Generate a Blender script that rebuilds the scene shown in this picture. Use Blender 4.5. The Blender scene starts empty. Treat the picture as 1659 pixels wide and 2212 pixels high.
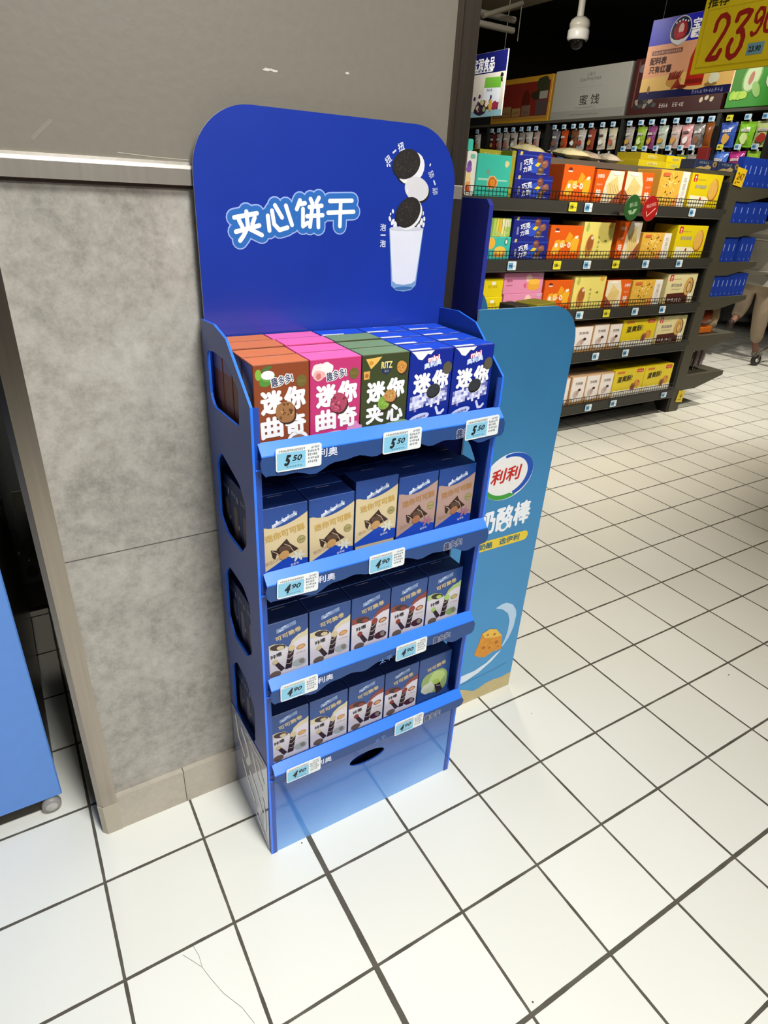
import bpy, math, random
from mathutils import Vector, Matrix
from mathutils.geometry import tessellate_polygon
random.seed(7)
SC = bpy.context.scene
COL = SC.collection

# ------------------------------------------------------------------ camera, world, light, exposure
cam_d = bpy.data.cameras.new('camera')
cam_d.sensor_fit = 'VERTICAL'
cam_d.sensor_height = 36.0
cam_d.lens = 36.0 * 1345.45 / 2212.0
cam_d.clip_end = 60
cam = bpy.data.objects.new('camera', cam_d)
COL.objects.link(cam)
_w = ((0.8571898, -0.5123163, 0.0525133), (-0.1984581, -0.4226931, -0.8842765), (0.4752262, 0.7475711, -0.4640016))
RT = Matrix((_w[0], _w[1], _w[2]))
cam.matrix_world = Matrix((
    (RT[0][0], -RT[1][0], -RT[2][0], 0.04204),
    (RT[0][1], -RT[1][1], -RT[2][1], -1.38887),
    (RT[0][2], -RT[1][2], -RT[2][2], 1.59133),
    (0, 0, 0, 1)))
SC.camera = cam

world = bpy.data.worlds.new('store_air')
SC.world = world
world.use_nodes = True
world.node_tree.nodes['Background'].inputs[0].default_value = (1.0, 0.93, 0.82, 1)
world.node_tree.nodes['Background'].inputs[1].default_value = 0.06

SC.view_settings.view_transform = 'Standard'
SC.view_settings.look = 'None'
SC.view_settings.gamma = 1
SC.view_settings.exposure = 0.0
SC.view_settings.use_curve_mapping = False

def area(name, loc, target, sx, sy, power, col=(1, 1, 1), spread=180):
    d = bpy.data.lights.new(name, 'AREA')
    d.shape = 'RECTANGLE'; d.size = sx; d.size_y = sy
    d.energy = power; d.color = col; d.spread = math.radians(spread)
    o = bpy.data.objects.new(name, d)
    o.location = loc
    o.rotation_euler = (Vector(target) - Vector(loc)).to_track_quat('-Z', 'Y').to_euler()
    COL.objects.link(o)
    return o
def spot(name, loc, target, power, size=70, blend=0.6, col=(1, 1, 1), r=0.08):
    d = bpy.data.lights.new(name, 'SPOT')
    d.energy = power; d.spot_size = math.radians(size); d.spot_blend = blend; d.color = col
    d.shadow_soft_size = r
    o = bpy.data.objects.new(name, d)
    o.location = loc
    o.rotation_euler = (Vector(target) - Vector(loc)).to_track_quat('-Z', 'Y').to_euler()
    COL.objects.link(o)
    return o
area('ceiling_panel_light', (0.62, -1.8, 3.6), (0.08, -1.15, 0), 0.7, 0.9, 53, (0.98, 1.0, 1.0), 118)
area('ceiling_panel_light', (0.75, -3.5, 3.3), (0.3, -0.2, 0.0), 0.7, 0.8, 18, (1.0, 1.0, 0.98), 85)
area('ceiling_panel_light', (2.9, -1.7, 3.7), (2.9, -1.2, 0), 1.4, 1.2, 14, (1.0, 0.80, 0.55), 120)
spot('shelf_spot_light', (2.9, -0.3, 3.5), (3.2, 1.9, 1.1), 235, 78, 0.7, (1.0, 0.92, 0.78))
spot('shelf_spot_light', (4.2, -0.2, 3.5), (4.2, 1.9, 1.1), 225, 72, 0.7, (1.0, 0.92, 0.78))
spot('rack_spot_light', (3.7, 3.1, 3.05), (5.6, 3.7, 2.3), 105, 110, 0.8, (1.0, 0.96, 0.88))
spot('rack_spot_light', (4.3, 1.1, 3.4), (5.6, 2.3, 2.3), 130, 80, 0.8, (1.0, 0.96, 0.88))
spot('gap_fill_light', (-0.02, 0.97, 3.6), (-0.02, 0.97, 0.0), 34, 13, 0.5, (1.0, 0.96, 0.85), 0.04)  # unseen narrow spot added above the gap to brighten its floor
spot('aisle_spot_light', (1.9, 0.9, 3.7), (2.0, 0.9, 0.0), 150, 58, 0.9, (1.0, 0.93, 0.76))
spot('aisle_spot_light', (7.0, 1.2, 3.7), (6.6, 1.6, 0.0), 540, 68, 0.7, (1.0, 0.94, 0.82))
spot('aisle_spot_light', (7.2, 6.0, 3.7), (6.6, 4.0, 0.0), 120, 80, 0.6, (1.0, 0.95, 0.85))
spot('unseen_sign_light', (3.0, 0.0, 3.4), (4.5, 1.9, 2.45), 55, 45, 0.6, (1.0, 0.97, 0.92))
spot('unseen_sign_light', (2.2, 1.6, 3.4), (4.2, 3.8, 2.4), 60, 40, 0.6, (1.0, 0.98, 0.95))

spot('unseen_sign_light', (1.5, -0.9, 3.3), (2.6, 0.3, 2.25), 120, 40, 0.6, (1.0, 0.97, 0.9))  # unseen spot added to brighten the yellow price board

# ------------------------------------------------------------------ materials
def lin(h):
    if isinstance(h, str):
        h = h.lstrip('#'); h = [int(h[i:i+2], 16) / 255 for i in (0, 2, 4)]
    return tuple((c / 12.92 if c <= 0.04045 else ((c + 0.055) / 1.055) ** 2.4) for c in h) + (1.0,)
_mats = {}
def M(h, rough=0.5, metal=0.0, coat=0.0, var=0.04, scale=30.0, bump=0.0, alpha=1.0, trans=0.0, name=None):
    """a procedural surface: one colour with a fine noise in it"""
    key = (h, rough, metal, coat, var, scale, bump, alpha, trans)
    if key in _mats: return _mats[key]
    m = bpy.data.materials.new(name or ('surface_' + h.lstrip('#')))
    m.use_nodes = True
    nt = m.node_tree; bs = nt.nodes['Principled BSDF']
    c = lin(h)
    bs.inputs['Roughness'].default_value = rough
    bs.inputs['Metallic'].default_value = metal
    bs.inputs['Coat Weight'].default_value = coat
    bs.inputs['Coat Roughness'].default_value = 0.12
    bs.inputs['Alpha'].default_value = alpha
    bs.inputs['Transmission Weight'].default_value = trans
    tc = nt.nodes.new('ShaderNodeTexCoord')
    nz = nt.nodes.new('ShaderNodeTexNoise'); nz.inputs['Scale'].default_value = scale; nz.inputs['Detail'].default_value = 3
    mx = nt.nodes.new('ShaderNodeMix'); mx.data_type = 'RGBA'
    mx.inputs[6].default_value = tuple(max(0, x * (1 - var)) for x in c[:3]) + (1,)
    mx.inputs[7].default_value = tuple(min(1, x * (1 + var)) for x in c[:3]) + (1,)
    nt.links.new(tc.outputs['Object'], nz.inputs['Vector'])
    nt.links.new(nz.outputs['Fac'], mx.inputs[0])
    nt.links.new(mx.outputs[2], bs.inputs['Base Color'])
    if bump:
        b = nt.nodes.new('ShaderNodeBump'); b.inputs['Strength'].default_value = bump; b.inputs['Distance'].default_value = 0.01
        nt.links.new(nz.outputs['Fac'], b.inputs['Height']); nt.links.new(b.outputs[0], bs.inputs['Normal'])
    _mats[key] = m
    return m

def node_mat(name):
    m = bpy.data.materials.new(name); m.use_nodes = True
    return m, m.node_tree, m.node_tree.nodes['Principled BSDF']
def N(nt, t, **kw):
    n = nt.nodes.new(t)
    for k, v in kw.items(): setattr(n, k, v)
    return n
def mth(nt, op, a, b=None, c=None):
    n = nt.nodes.new('ShaderNodeMath'); n.operation = op
    for i, x in enumerate((a, b, c)):
        if x is None: continue
        if isinstance(x, (int, float)): n.inputs[i].default_value = x
        else: nt.links.new(x, n.inputs[i])
    return n.outputs[0]

def floor_material():
    m, nt, bs = node_mat('glazed_floor_tiles')
    tc = N(nt, 'ShaderNodeTexCoord'); sp = N(nt, 'ShaderNodeSeparateXYZ')
    nt.links.new(tc.outputs['Object'], sp.inputs[0])
    wob = N(nt, 'ShaderNodeTexNoise'); wob.inputs['Scale'].default_value = 14; wob.inputs['Detail'].default_value = 4
    nt.links.new(tc.outputs['Object'], wob.inputs['Vector'])
    w = mth(nt, 'MULTIPLY', mth(nt, 'SUBTRACT', wob.outputs['Fac'], 0.5), 0.012)
    x = mth(nt, 'DIVIDE', sp.outputs[0], 0.25); y = mth(nt, 'DIVIDE', sp.outputs[1], 0.25)
    def dist(u):   # distance in tiles to the nearest joint
        fr = mth(nt, 'FRACT', mth(nt, 'ADD', u, 0.5))
        return mth(nt, 'ABSOLUTE', mth(nt, 'SUBTRACT', fr, 0.5))
    dx, dy = dist(x), dist(y)
    # one wider joint at x = 0.5 m and a slightly wide one at y = -0.75 m
    wide = mth(nt, 'LESS_THAN', mth(nt, 'ABSOLUTE', mth(nt, 'SUBTRACT', x, 2.0)), 0.5)
    wx = mth(nt, 'ADD', mth(nt, 'MULTIPLY', wide, 0.013), 0.0145)
    wid2 = mth(nt, 'LESS_THAN', mth(nt, 'ABSOLUTE', mth(nt, 'ADD', y, 4.0)), 0.5)
    wy = mth(nt, 'ADD', mth(nt, 'MULTIPLY', wid2, 0.006), 0.0145)
    gx = mth(nt, 'LESS_THAN', mth(nt, 'ADD', dx, w), wx)
    gy = mth(nt, 'LESS_THAN', mth(nt, 'ADD', dy, w), wy)
    g = mth(nt, 'MAXIMUM', gx, gy)
    # tile-to-tile shade
    cx = mth(nt, 'FLOOR', x); cy = mth(nt, 'FLOOR', y)
    cb = N(nt, 'ShaderNodeCombineXYZ'); nt.links.new(cx, cb.inputs[0]); nt.links.new(cy, cb.inputs[1])
    wn = N(nt, 'ShaderNodeTexWhiteNoise', noise_dimensions='2D'); nt.links.new(cb.outputs[0], wn.inputs['Vector'])
    t = N(nt, 'ShaderNodeMix', data_type='RGBA')
    t.inputs[6].default_value = lin('e6e5dc'); t.inputs[7].default_value = lin('edece4')
    nt.links.new(wn.outputs['Value'], t.inputs[0])
    big = N(nt, 'ShaderNodeTexNoise'); big.inputs['Scale'].default_value = 2.2; big.inputs['Detail'].default_value = 6
    nt.links.new(tc.outputs['Object'], big.inputs['Vector'])
    t2 = N(nt, 'ShaderNodeMix', data_type='RGBA', blend_type='MULTIPLY')
    t2.inputs[7].default_value = (0.93, 0.92, 0.88, 1)
    nt.links.new(big.outputs['Fac'], t2.inputs[0]); nt.links.new(t.outputs[2], t2.inputs[6])
    mx = N(nt, 'ShaderNodeMix', data_type='RGBA')
    nt.links.new(g, mx.inputs[0]); nt.links.new(t2.outputs[2], mx.inputs[6])
    gr = N(nt, 'ShaderNodeMix', data_type='RGBA'); gr.inputs[6].default_value = lin('37322b'); gr.inputs[7].default_value = lin('6a6457')
    nt.links.new(wob.outputs['Fac'], gr.inputs[0]); nt.links.new(gr.outputs[2], mx.inputs[7])
    nt.links.new(mx.outputs[2], bs.inputs['Base Color'])
    nt.links.new(mth(nt, 'ADD', mth(nt, 'MULTIPLY', g, 0.55), 0.24), bs.inputs['Roughness'])
    bs.inputs['IOR'].default_value = 1.45
    h = mth(nt, 'SUBTRACT', mth(nt, 'MULTIPLY', big.outputs['Fac'], 0.25), g)
    b = N(nt, 'ShaderNodeBump'); b.inputs['Strength'].default_value = 0.25; b.inputs['Distance'].default_value = 0.002
    nt.links.new(h, b.inputs['Height']); nt.links.new(b.outputs[0], bs.inputs['Normal'])
    return m

def concrete_material(name, c0, c1, c2, seam=None, rough=0.55):
    m, nt, bs = node_mat(name)
    tc = N(nt, 'ShaderNodeTexCoord')
    a = N(nt, 'ShaderNodeTexNoise'); a.inputs['Scale'].default_value = 4.5; a.inputs['Detail'].default_value = 10; a.inputs['Roughness'].default_value = 0.68
    a.inputs['Distortion'].default_value = 0.4
    b = N(nt, 'ShaderNodeTexNoise'); b.inputs['Scale'].default_value = 38; b.inputs['Detail'].default_value = 12; b.inputs['Roughness'].default_value = 0.8
    for n in (a, b): nt.links.new(tc.outputs['Object'], n.inputs['Vector'])
    f = mth(nt, 'ADD', mth(nt, 'MULTIPLY', a.outputs['Fac'], 0.5), mth(nt, 'MULTIPLY', b.outputs['Fac'], 0.5))
    r = N(nt, 'ShaderNodeValToRGB')
    e = r.color_ramp.elements
    e[0].position = 0.36; e[0].color = lin(c0); e[1].position = 0.66; e[1].color = lin(c2)
    k = r.color_ramp.elements.new(0.5); k.color = lin(c1)
    nt.links.new(f, r.inputs[0])
    out = r.outputs[0]
    if seam:
        sp = N(nt, 'ShaderNodeSeparateXYZ'); nt.links.new(tc.outputs['Object'], sp.inputs[0])
        for ax, v, hw in seam:
            q = mth(nt, 'LESS_THAN', mth(nt, 'ABSOLUTE', mth(nt, 'SUBTRACT', sp.outputs[ax], v)), hw)
            mx = N(nt, 'ShaderNodeMix', data_type='RGBA'); mx.inputs[7].default_value = lin('4a463f')
            nt.links.new(q, mx.inputs[0]); nt.links.new(out, mx.inputs[6]); out = mx.outputs[2]
    nt.links.new(out, bs.inputs['Base Color'])
    bs.inputs['Roughness'].default_value = rough
    bp = N(nt, 'ShaderNodeBump'); bp.inputs['Strength'].default_value = 0.12; bp.inputs['Distance'].default_value = 0.004
    nt.links.new(f, bp.inputs['Height']); nt.links.new(bp.outputs[0], bs.inputs['Normal'])
    return m

def steel_material(name, h, rough=0.3, metal=0.75):
    m, nt, bs = node_mat(name)
    tc = N(nt, 'ShaderNodeTexCoord'); mp = N(nt, 'ShaderNodeMapping'); mp.inputs['Scale'].default_value = (60, 60, 1.2)
    nz = N(nt, 'ShaderNodeTexNoise'); nz.inputs['Scale'].default_value = 3; nz.inputs['Detail'].default_value = 5
    nt.links.new(tc.outputs['Object'], mp.inputs[0]); nt.links.new(mp.outputs[0], nz.inputs['Vector'])
    mx = N(nt, 'ShaderNodeMix', data_type='RGBA')
    c = lin(h)
    mx.inputs[6].default_value = tuple(x * 0.8 for x in c[:3]) + (1,); mx.inputs[7].default_value = tuple(min(1, x * 1.15) for x in c[:3]) + (1,)
    nt.links.new(nz.outputs['Fac'], mx.inputs[0]); nt.links.new(mx.outputs[2], bs.inputs['Base Color'])
    bs.inputs['Metallic'].default_value = metal; bs.inputs['Roughness'].default_value = rough
    return m

def gradient_material(name, stops, z0, z1, rough=0.2, coat=0.3, blobs=None):
    """vertical colour gradient along object z"""
    m, nt, bs = node_mat(name)
    tc = N(nt, 'ShaderNodeTexCoord'); sp = N(nt, 'ShaderNodeSeparateXYZ'); nt.links.new(tc.outputs['Object'], sp.inputs[0])
    f = mth(nt, 'DIVIDE', mth(nt, 'SUBTRACT', sp.outputs[2], z0), z1 - z0)
    nz = N(nt, 'ShaderNodeTexNoise'); nz.inputs['Scale'].default_value = 3.5; nz.inputs['Detail'].default_value = 2
    nt.links.new(tc.outputs['Object'], nz.inputs['Vector'])
    f = mth(nt, 'ADD', f, mth(nt, 'MULTIPLY', mth(nt, 'SUBTRACT', nz.outputs['Fac'], 0.5), 0.25))
    r = N(nt, 'ShaderNodeValToRGB')
    el = r.color_ramp.elements
    el[0].position = stops[0][0]; el[0].color = lin(stops[0][1])
    el[1].position = stops[-1][0]; el[1].color = lin(stops[-1][1])
    for p, c in stops[1:-1]:
        k = el.new(p); k.color = lin(c)
    nt.links.new(f, r.inputs[0]); nt.links.new(r.outputs[0], bs.inputs['Base Color'])
    bs.inputs['Roughness'].default_value = rough; bs.inputs['Coat Weight'].default_value = coat; bs.inputs['Coat Roughness'].default_value = 0.08
    return m

# ------------------------------------------------------------------ text to polygons
_txt = {}
def text_polys(s, bold=0.0, shear=0.0, res=3):
    key = (s, bold, shear, res)
    if key in _txt: return _txt[key]
    cu = bpy.data.curves.new('lettering', 'FONT')
    cu.body = s; cu.resolution_u = res; cu.offset = bold; cu.shear = shear; cu.size = 1.0
    ob = bpy.data.objects.new('lettering', cu); COL.objects.link(ob)
    dg = bpy.context.evaluated_depsgraph_get()
    ev = ob.evaluated_get(dg)
    me = ev.to_mesh()
    vs = [(v.co.x, v.co.y) for v in me.vertices]
    fs = [tuple(p.vertices) for p in me.polygons]
    ev.to_mesh_clear()
    bpy.data.objects.remove(ob); bpy.data.curves.remove(cu)
    if vs:
        x0 = min(v[0] for v in vs); x1 = max(v[0] for v in vs); y0 = min(v[1] for v in vs); y1 = max(v[1] for v in vs)
        cx, cy, w, h = (x0 + x1) / 2, (y0 + y1) / 2, max(x1 - x0, 1e-6), max(y1 - y0, 1e-6)
        vs = [((a - cx), (b - cy)) for a, b in vs]
    else: w = h = 1
    _txt[key] = (vs, fs, w, h)
    return _txt[key]

# ------------------------------------------------------------------ mesh builder
class B:
    def __init__(s, eps=0.0003):
        s.v = []; s.f = []; s.mi = []; s.ms = []; s.eps = eps; s.sm = []; s.cnt = 0; s.bump = 0.0
        s.frame((0, 0, 0), (1, 0, 0), (0, 0, 1))
    def slot(s, m):
        if isinstance(m, str): m = M(m)
        if m not in s.ms: s.ms.append(m)
        return s.ms.index(m)
    def face(s, pts, m, smooth=False):
        n = len(s.v); s.v += [tuple(p) for p in pts]; s.f.append(tuple(range(n, n + len(pts)))); s.mi.append(s.slot(m)); s.sm.append(smooth)
    def mesh(s, vs, fs, m, smooth=False):
        n = len(s.v); k = s.slot(m); s.v += [tuple(p) for p in vs]
        for f in fs: s.f.append(tuple(i + n for i in f)); s.mi.append(k); s.sm.append(smooth)
    # --- solids
    def box(s, x0, x1, y0, y1, z0, z1, m, ch=0.0, top=None, bottom=None):
        if ch <= 0:
            P = [(x, y, z) for z in (z0, z1) for y in (y0, y1) for x in (x0, x1)]
            F = [(0, 2, 3, 1), (4, 5, 7, 6), (0, 1, 5, 4), (2, 6, 7, 3), (0, 4, 6, 2), (1, 3, 7, 5)]
            for i, f in enumerate(F):
                mm = top if (i == 1 and top) else m
                s.mesh([P[j] for j in f], [(0, 1, 2, 3)], mm)
            return
        X = (x0, x1); Y = (y0, y1); Z = (z0, z1); V = {}; vs = []
        for i in (0, 1):
            for j in (0, 1):
                for k in (0, 1):
                    c = (X[i], Y[j], Z[k]); d = (ch if i == 0 else -ch, ch if j == 0 else -ch, ch if k == 0 else -ch)
                    for ax in range(3):   # vertex lying on the face perpendicular to ax
                        p = [c[q] + (0 if q == ax else d[q]) for q in range(3)]
                        V[(i, j, k, ax)] = len(vs); vs.append(tuple(p))
        fs = []; tp = []
        for ax in range(3):
            o = [q for q in range(3) if q != ax]
            for e in (0, 1):
                q = []
                for a, b in ((0, 0), (1, 0), (1, 1), (0, 1)):
                    ix = [0, 0, 0]; ix[ax] = e; ix[o[0]] = a; ix[o[1]] = b; q.append(V[(*ix, ax)])
                if ax == 2 and e == 1 and top: tp.append(tuple(q))
                else: fs.append(tuple(q))
            for a in (0, 1):
                for b in (0, 1):
                    i0 = [0, 0, 0]; i0[o[0]] = a; i0[o[1]] = b; i1 = list(i0); i1[ax] = 1
                    fs.append((V[(*i0, o[0])], V[(*i1, o[0])], V[(*i1, o[1])], V[(*i0, o[1])]))
        for i in (0, 1):
            for j in (0, 1):
                for k in (0, 1): fs.append((V[(i, j, k, 0)], V[(i, j, k, 1)], V[(i, j, k, 2)]))
        s.mesh(vs, fs, m)
        if tp: s.mesh(vs, tp, top)
    def prism(s, outer, holes, ax, a0, a1, m, edge=None):
        """polygon (with holes) in the plane perpendicular to ax, extruded a0..a1; coords in the remaining axes' order"""
        def P(p, a):
            q = list(p); q.insert(ax, a); return tuple(q)
        loops = [outer] + list(holes)
        flat = [p for l in loops for p in l]
        tri = tessellate_polygon([[Vector((p[0], p[1], 0)) for p in l] for l in loops])
        for a in (a0, a1): s.mesh([P(p, a) for p in flat], [tuple(t) for t in tri], m)
        for l in loops:
            n = len(l); vs = [P(p, a0) for p in l] + [P(p, a1) for p in l]
            s.mesh(vs, [(i, (i + 1) % n, n + (i + 1) % n, n + i) for i in range(n)], edge or m)
    def tube(s, pts, r, m, n=6, cap=True, smooth=True):
        pts = [Vector(p) for p in pts]; vs = []; fs = []
        rr = r if isinstance(r, (list, tuple)) else [r] * len(pts)
        for i, p in enumerate(pts):
            t = (pts[min(i + 1, len(pts) - 1)] - pts[max(i - 1, 0)]).normalized()
            u = t.orthogonal().normalized() if i == 0 else (u - t * u.dot(t)).normalized()
            w = t.cross(u)
            for k in range(n):
                a = 2 * math.pi * k / n; vs.append(p + (u * math.cos(a) + w * math.sin(a)) * rr[i])
        for i in range(len(pts) - 1):
            for k in range(n): fs.append((i * n + k, i * n + (k + 1) % n, (i + 1) * n + (k + 1) % n, (i + 1) * n + k))
        s.mesh(vs, fs, m, smooth)
        if cap: s.mesh(vs, [tuple(range(n)), tuple(range(len(vs) - n, len(vs)))], m)
    def lathe(s, prof, c, m, n=24, axis=(0, 0, 1), smooth=True):
        ax = Vector(axis).normalized(); u = ax.orthogonal().normalized(); w = ax.cross(u); c = Vector(c); vs = []; fs = []
        for r, h in prof:
            for k in range(n):
                a = 2 * math.pi * k / n; vs.append(c + ax * h + (u * math.cos(a) + w * math.sin(a)) * r)
        for i in range(len(prof) - 1):
            for k in range(n): fs.append((i * n + k, i * n + (k + 1) % n, (i + 1) * n + (k + 1) % n, (i + 1) * n + k))
        s.mesh(vs, fs, m, smooth)
    # --- flat print on a surface
    def frame(s, o, u, v, flip=False):
        s.o = Vector(o); s.U = Vector(u).normalized(); s.V = Vector(v).normalized(); s.Nn = s.U.cross(s.V) * (-1 if flip else 1)
    def P(s, x, y, l): return s.o + s.U * x + s.V * y + s.Nn * ((l + s.bump) * s.eps)
    def nx(s):      # every printed patch sits a hair above the one before it
        s.cnt = (s.cnt + 1) % 36; s.bump = s.cnt * 0.02
    def poly(s, pts, m, l=1):
        s.nx()
        if len(pts) > 4:
            tri = tessellate_polygon([[Vector((p[0], p[1], 0)) for p in pts]])
            s.mesh([s.P(p[0], p[1], l) for p in pts], [tuple(t) for t in tri], m)
        else: s.face([s.P(p[0], p[1], l) for p in pts], m)
    def rect(s, x0, y0, x1, y1, m, l=1): s.poly([(x0, y0), (x1, y0), (x1, y1), (x0, y1)], m, l)
    def rrect(s, x0, y0, x1, y1, r, m, l=1): s.poly(rr_pts(x0, y0, x1, y1, r), m, l)
    def ell(s, cx, cy, rx, ry, m, l=1, rot=0, n=20, a0=0, a1=360):
        c, q = math.cos(math.radians(rot)), math.sin(math.radians(rot)); pts = []
        full = abs(a1 - a0) >= 360
        for k in range(n if full else n + 1):
            a = math.radians(a0 + (a1 - a0) * k / n); x = rx * math.cos(a); y = ry * math.sin(a)
            pts.append((cx + x * c - y * q, cy + x * q + y * c))
        s.nx()
        s.mesh([s.P(*p, l) for p in pts], [tuple(range(len(pts)))], m)
    def blob(s, cx, cy, r, m, l=1, seed=0, n=14, jit=0.15, sy=1.0):
        rnd = random.Random(seed); n = 22
        hs = [(k, rnd.uniform(0, 6.28), jit * rnd.uniform(0.3, 0.8) / (k - 1) ** 0.6) for k in (2, 3, 4, 6)]
        pts = []
        for k in range(n):
            t = 2 * math.pi * k / n; q = r * (1 + sum(a * math.sin(h * t + ph) for h, ph, a in hs))
            pts.append((cx + q * math.cos(t), cy + sy * q * math.sin(t)))
        s.poly(pts, m, l)
    def text(s, t, cx, cy, h, m, l=2, w=None, rot=0, bold=0.015, shear=0.0, out=None, ob=0.05, res=3):
        vs, fs, tw, th = text_polys(t, 0.0, shear, res)
        k = h / th; kx = (w / tw) if w else k
        c, q = math.cos(math.radians(rot)), math.sin(math.radians(rot))
        em = k if th < 1.3 else k          # metres per em
        def put(dx, dy, mm, ll):
            s.nx()
            s.mesh([s.P(cx + (a * kx + dx) * c - (b * k + dy) * q, cy + (a * kx + dx) * q + (b * k + dy) * c, ll) for a, b in vs], fs, mm)
        if out:
            r = (bold + ob) * em
            for j in range(8): put(r * math.cos(j * .785), r * math.sin(j * .785), out, l)
        if bold < 0.012: put(0, 0, m, l + 1)
        else:
            r = bold * em
            for dx, dy in (((r, 0), (-r, 0), (0, r), (0, -r)) if bold < 0.04 else [(r * math.cos(j * .7854), r * math.sin(j * .7854)) for j in range(8)] + [(0, 0)]): put(dx, dy, m, l + 1)
    def stroke(s, pts, wd, m, l=2, n=10):
        for a, b in zip(pts, pts[1:]):
            dx, dy = b[0] - a[0], b[1] - a[1]; L = math.hypot(dx, dy) or 1e-6; nx, ny = -dy / L * wd / 2, dx / L * wd / 2
            s.poly([(a[0] + nx, a[1] + ny), (b[0] + nx, b[1] + ny), (b[0] - nx, b[1] - ny), (a[0] - nx, a[1] - ny)], m, l)
        for p in pts: s.ell(p[0], p[1], wd / 2, wd / 2, m, l, n=n)
    def mosaic(s, x0, y0, c, cols, rows, slope, tones, l=4, seed=1):
        """a patch of small square tones; rows is a list of (first, last) row per column"""
        rnd = random.Random(seed)
        for i in range(cols):
            a, b = rows[i % len(rows)]
            for j in range(a, b): s.rect(x0 + i * c, y0 + j * c + i * slope, x0 + (i + 1) * c, y0 + (j + 1) * c + i * slope, M(rnd.choice(tones), 0.4), l)
    def scribble(s, x0, y0, x1, h, m, l=2, seed=0, n=6):
        """small unreadable print: a row of tiny strokes"""
        rnd = random.Random(seed); w = (x1 - x0) / n
        for i in range(n):
            a = x0 + i * w + w * 0.12; b = x0 + (i + 1) * w - w * 0.12
            s.rect(a, y0 + h * 0.42, b, y0 + h * 0.58, m, l)
            q = rnd.uniform(a, b - w * 0.2); s.rect(q, y0, q + w * 0.18, y0 + h, m, l)
            if rnd.random() < 0.6: s.rect(a, y0 + h * 0.85, b, y0 + h, m, l)
            if rnd.random() < 0.6: s.rect(a, y0, b, y0 + h * 0.15, m, l)
    def data(s, name):
        me = bpy.data.meshes.new(name); me.from_pydata(s.v, [], s.f)
        for m in s.ms: me.materials.append(m)
        me.polygons.foreach_set('material_index', s.mi)
        me.polygons.foreach_set('use_smooth', s.sm)
        me.update(); return me
    def build(s, name, parent=None, loc=None, rz=0.0):
        o = bpy.data.objects.new(name, s.data(name)); COL.objects.link(o)
        if parent: o.parent = parent
        if loc: o.location = loc
        if rz: o.rotation_euler = (0, 0, rz)
        return o

def rr_pts(x0, y0, x1, y1, r, n=6):
    pts = []
    for cx, cy, a in ((x1 - r, y1 - r, 0), (x0 + r, y1 - r, 90), (x0 + r, y0 + r, 180), (x1 - r, y0 + r, 270)):
        for k in range(n + 1):
            t = math.radians(a + 90 * k / n); pts.append((cx + r * math.cos(t), cy + r * math.sin(t)))
    return pts

def tag(o, label, cat, group=None):
    o['label'] = label; o['category'] = cat
    if group: o['group'] = group
    return o
def structure(o): o['kind'] = 'structure'; return o
def thing(name, loc, label, cat, group=None, rz=0.0):
    o = bpy.data.objects.new(name, None); o.empty_display_size = 0.1; COL.objects.link(o)
    o.location = loc; o.rotation_euler = (0, 0, rz)
    return tag(o, label, cat, group)
def obj_from(me, name, loc, label, cat, group=None, rz=0.0, tilt=0.0):
    o = bpy.data.objects.new(name, me); COL.objects.link(o); o.location = loc; o.rotation_euler = (tilt, 0, rz)
    return tag(o, label, cat, group)
ORD = ['first', 'second', 'third', 'fourth', 'fifth', 'sixth', 'seventh', 'eighth', 'ninth', 'tenth', 'eleventh', 'twelfth',
       'thirteenth', 'fourteenth', 'fifteenth', 'sixteenth', 'seventeenth', 'eighteenth', 'nineteenth', 'twentieth', 'twenty-first',
       'twenty-second', 'twenty-third', 'twenty-fourth', 'twenty-fifth', 'twenty-sixth', 'twenty-seventh', 'twenty-eighth']

# ================================================================== THE SETTING
f = B(); f.box(-3, 14, -4.2, 9, -0.06, 0, floor_material()); structure(f.build('floor'))
f = B(); f.box(-3, 14, -4.2, 9, 4.1, 4.16, M('1c1a16', 0.9, scale=3)); structure(f.build('ceiling'))
for nm, b4 in (('wall_front', (-3, 14, 9, 9.1, 0, 4.1)), ('wall_rear', (-3, 14, -4.3, -4.2, 0, 4.1)),
               ('wall_left', (-3.1, -3, -4.2, 9, 0, 4.1)), ('wall_right', (14, 14.1, -4.2, 9, 0, 4.1))):
    f = B(); f.box(*b4, M('2a251d' if nm != 'wall_rear' else '6b655a', 0.9, scale=3)); structure(f.build(nm))

CONC = concrete_material('grey_cement_wall_tile', '7d7970', 'a49e94', 'bfbab0', seam=((2, 0.847, 0.0012),), rough=0.5)
SKIRT = concrete_material('beige_skirting_stone', 'a39a8a', 'b3a999', 'c0b6a6', seam=((0, 0.243, 0.0011), (0, 0.75, 0.0011)), rough=0.45)
STEEL = steel_material('brushed_steel_trim', 'a3998d', 0.27, 1.0)
STEELD = steel_material('dark_steel_trim', '857b70', 0.34, 0.95)
PAINT = M('7b7467', 0.5, scale=60, var=0.06, bump=0.05)
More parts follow.
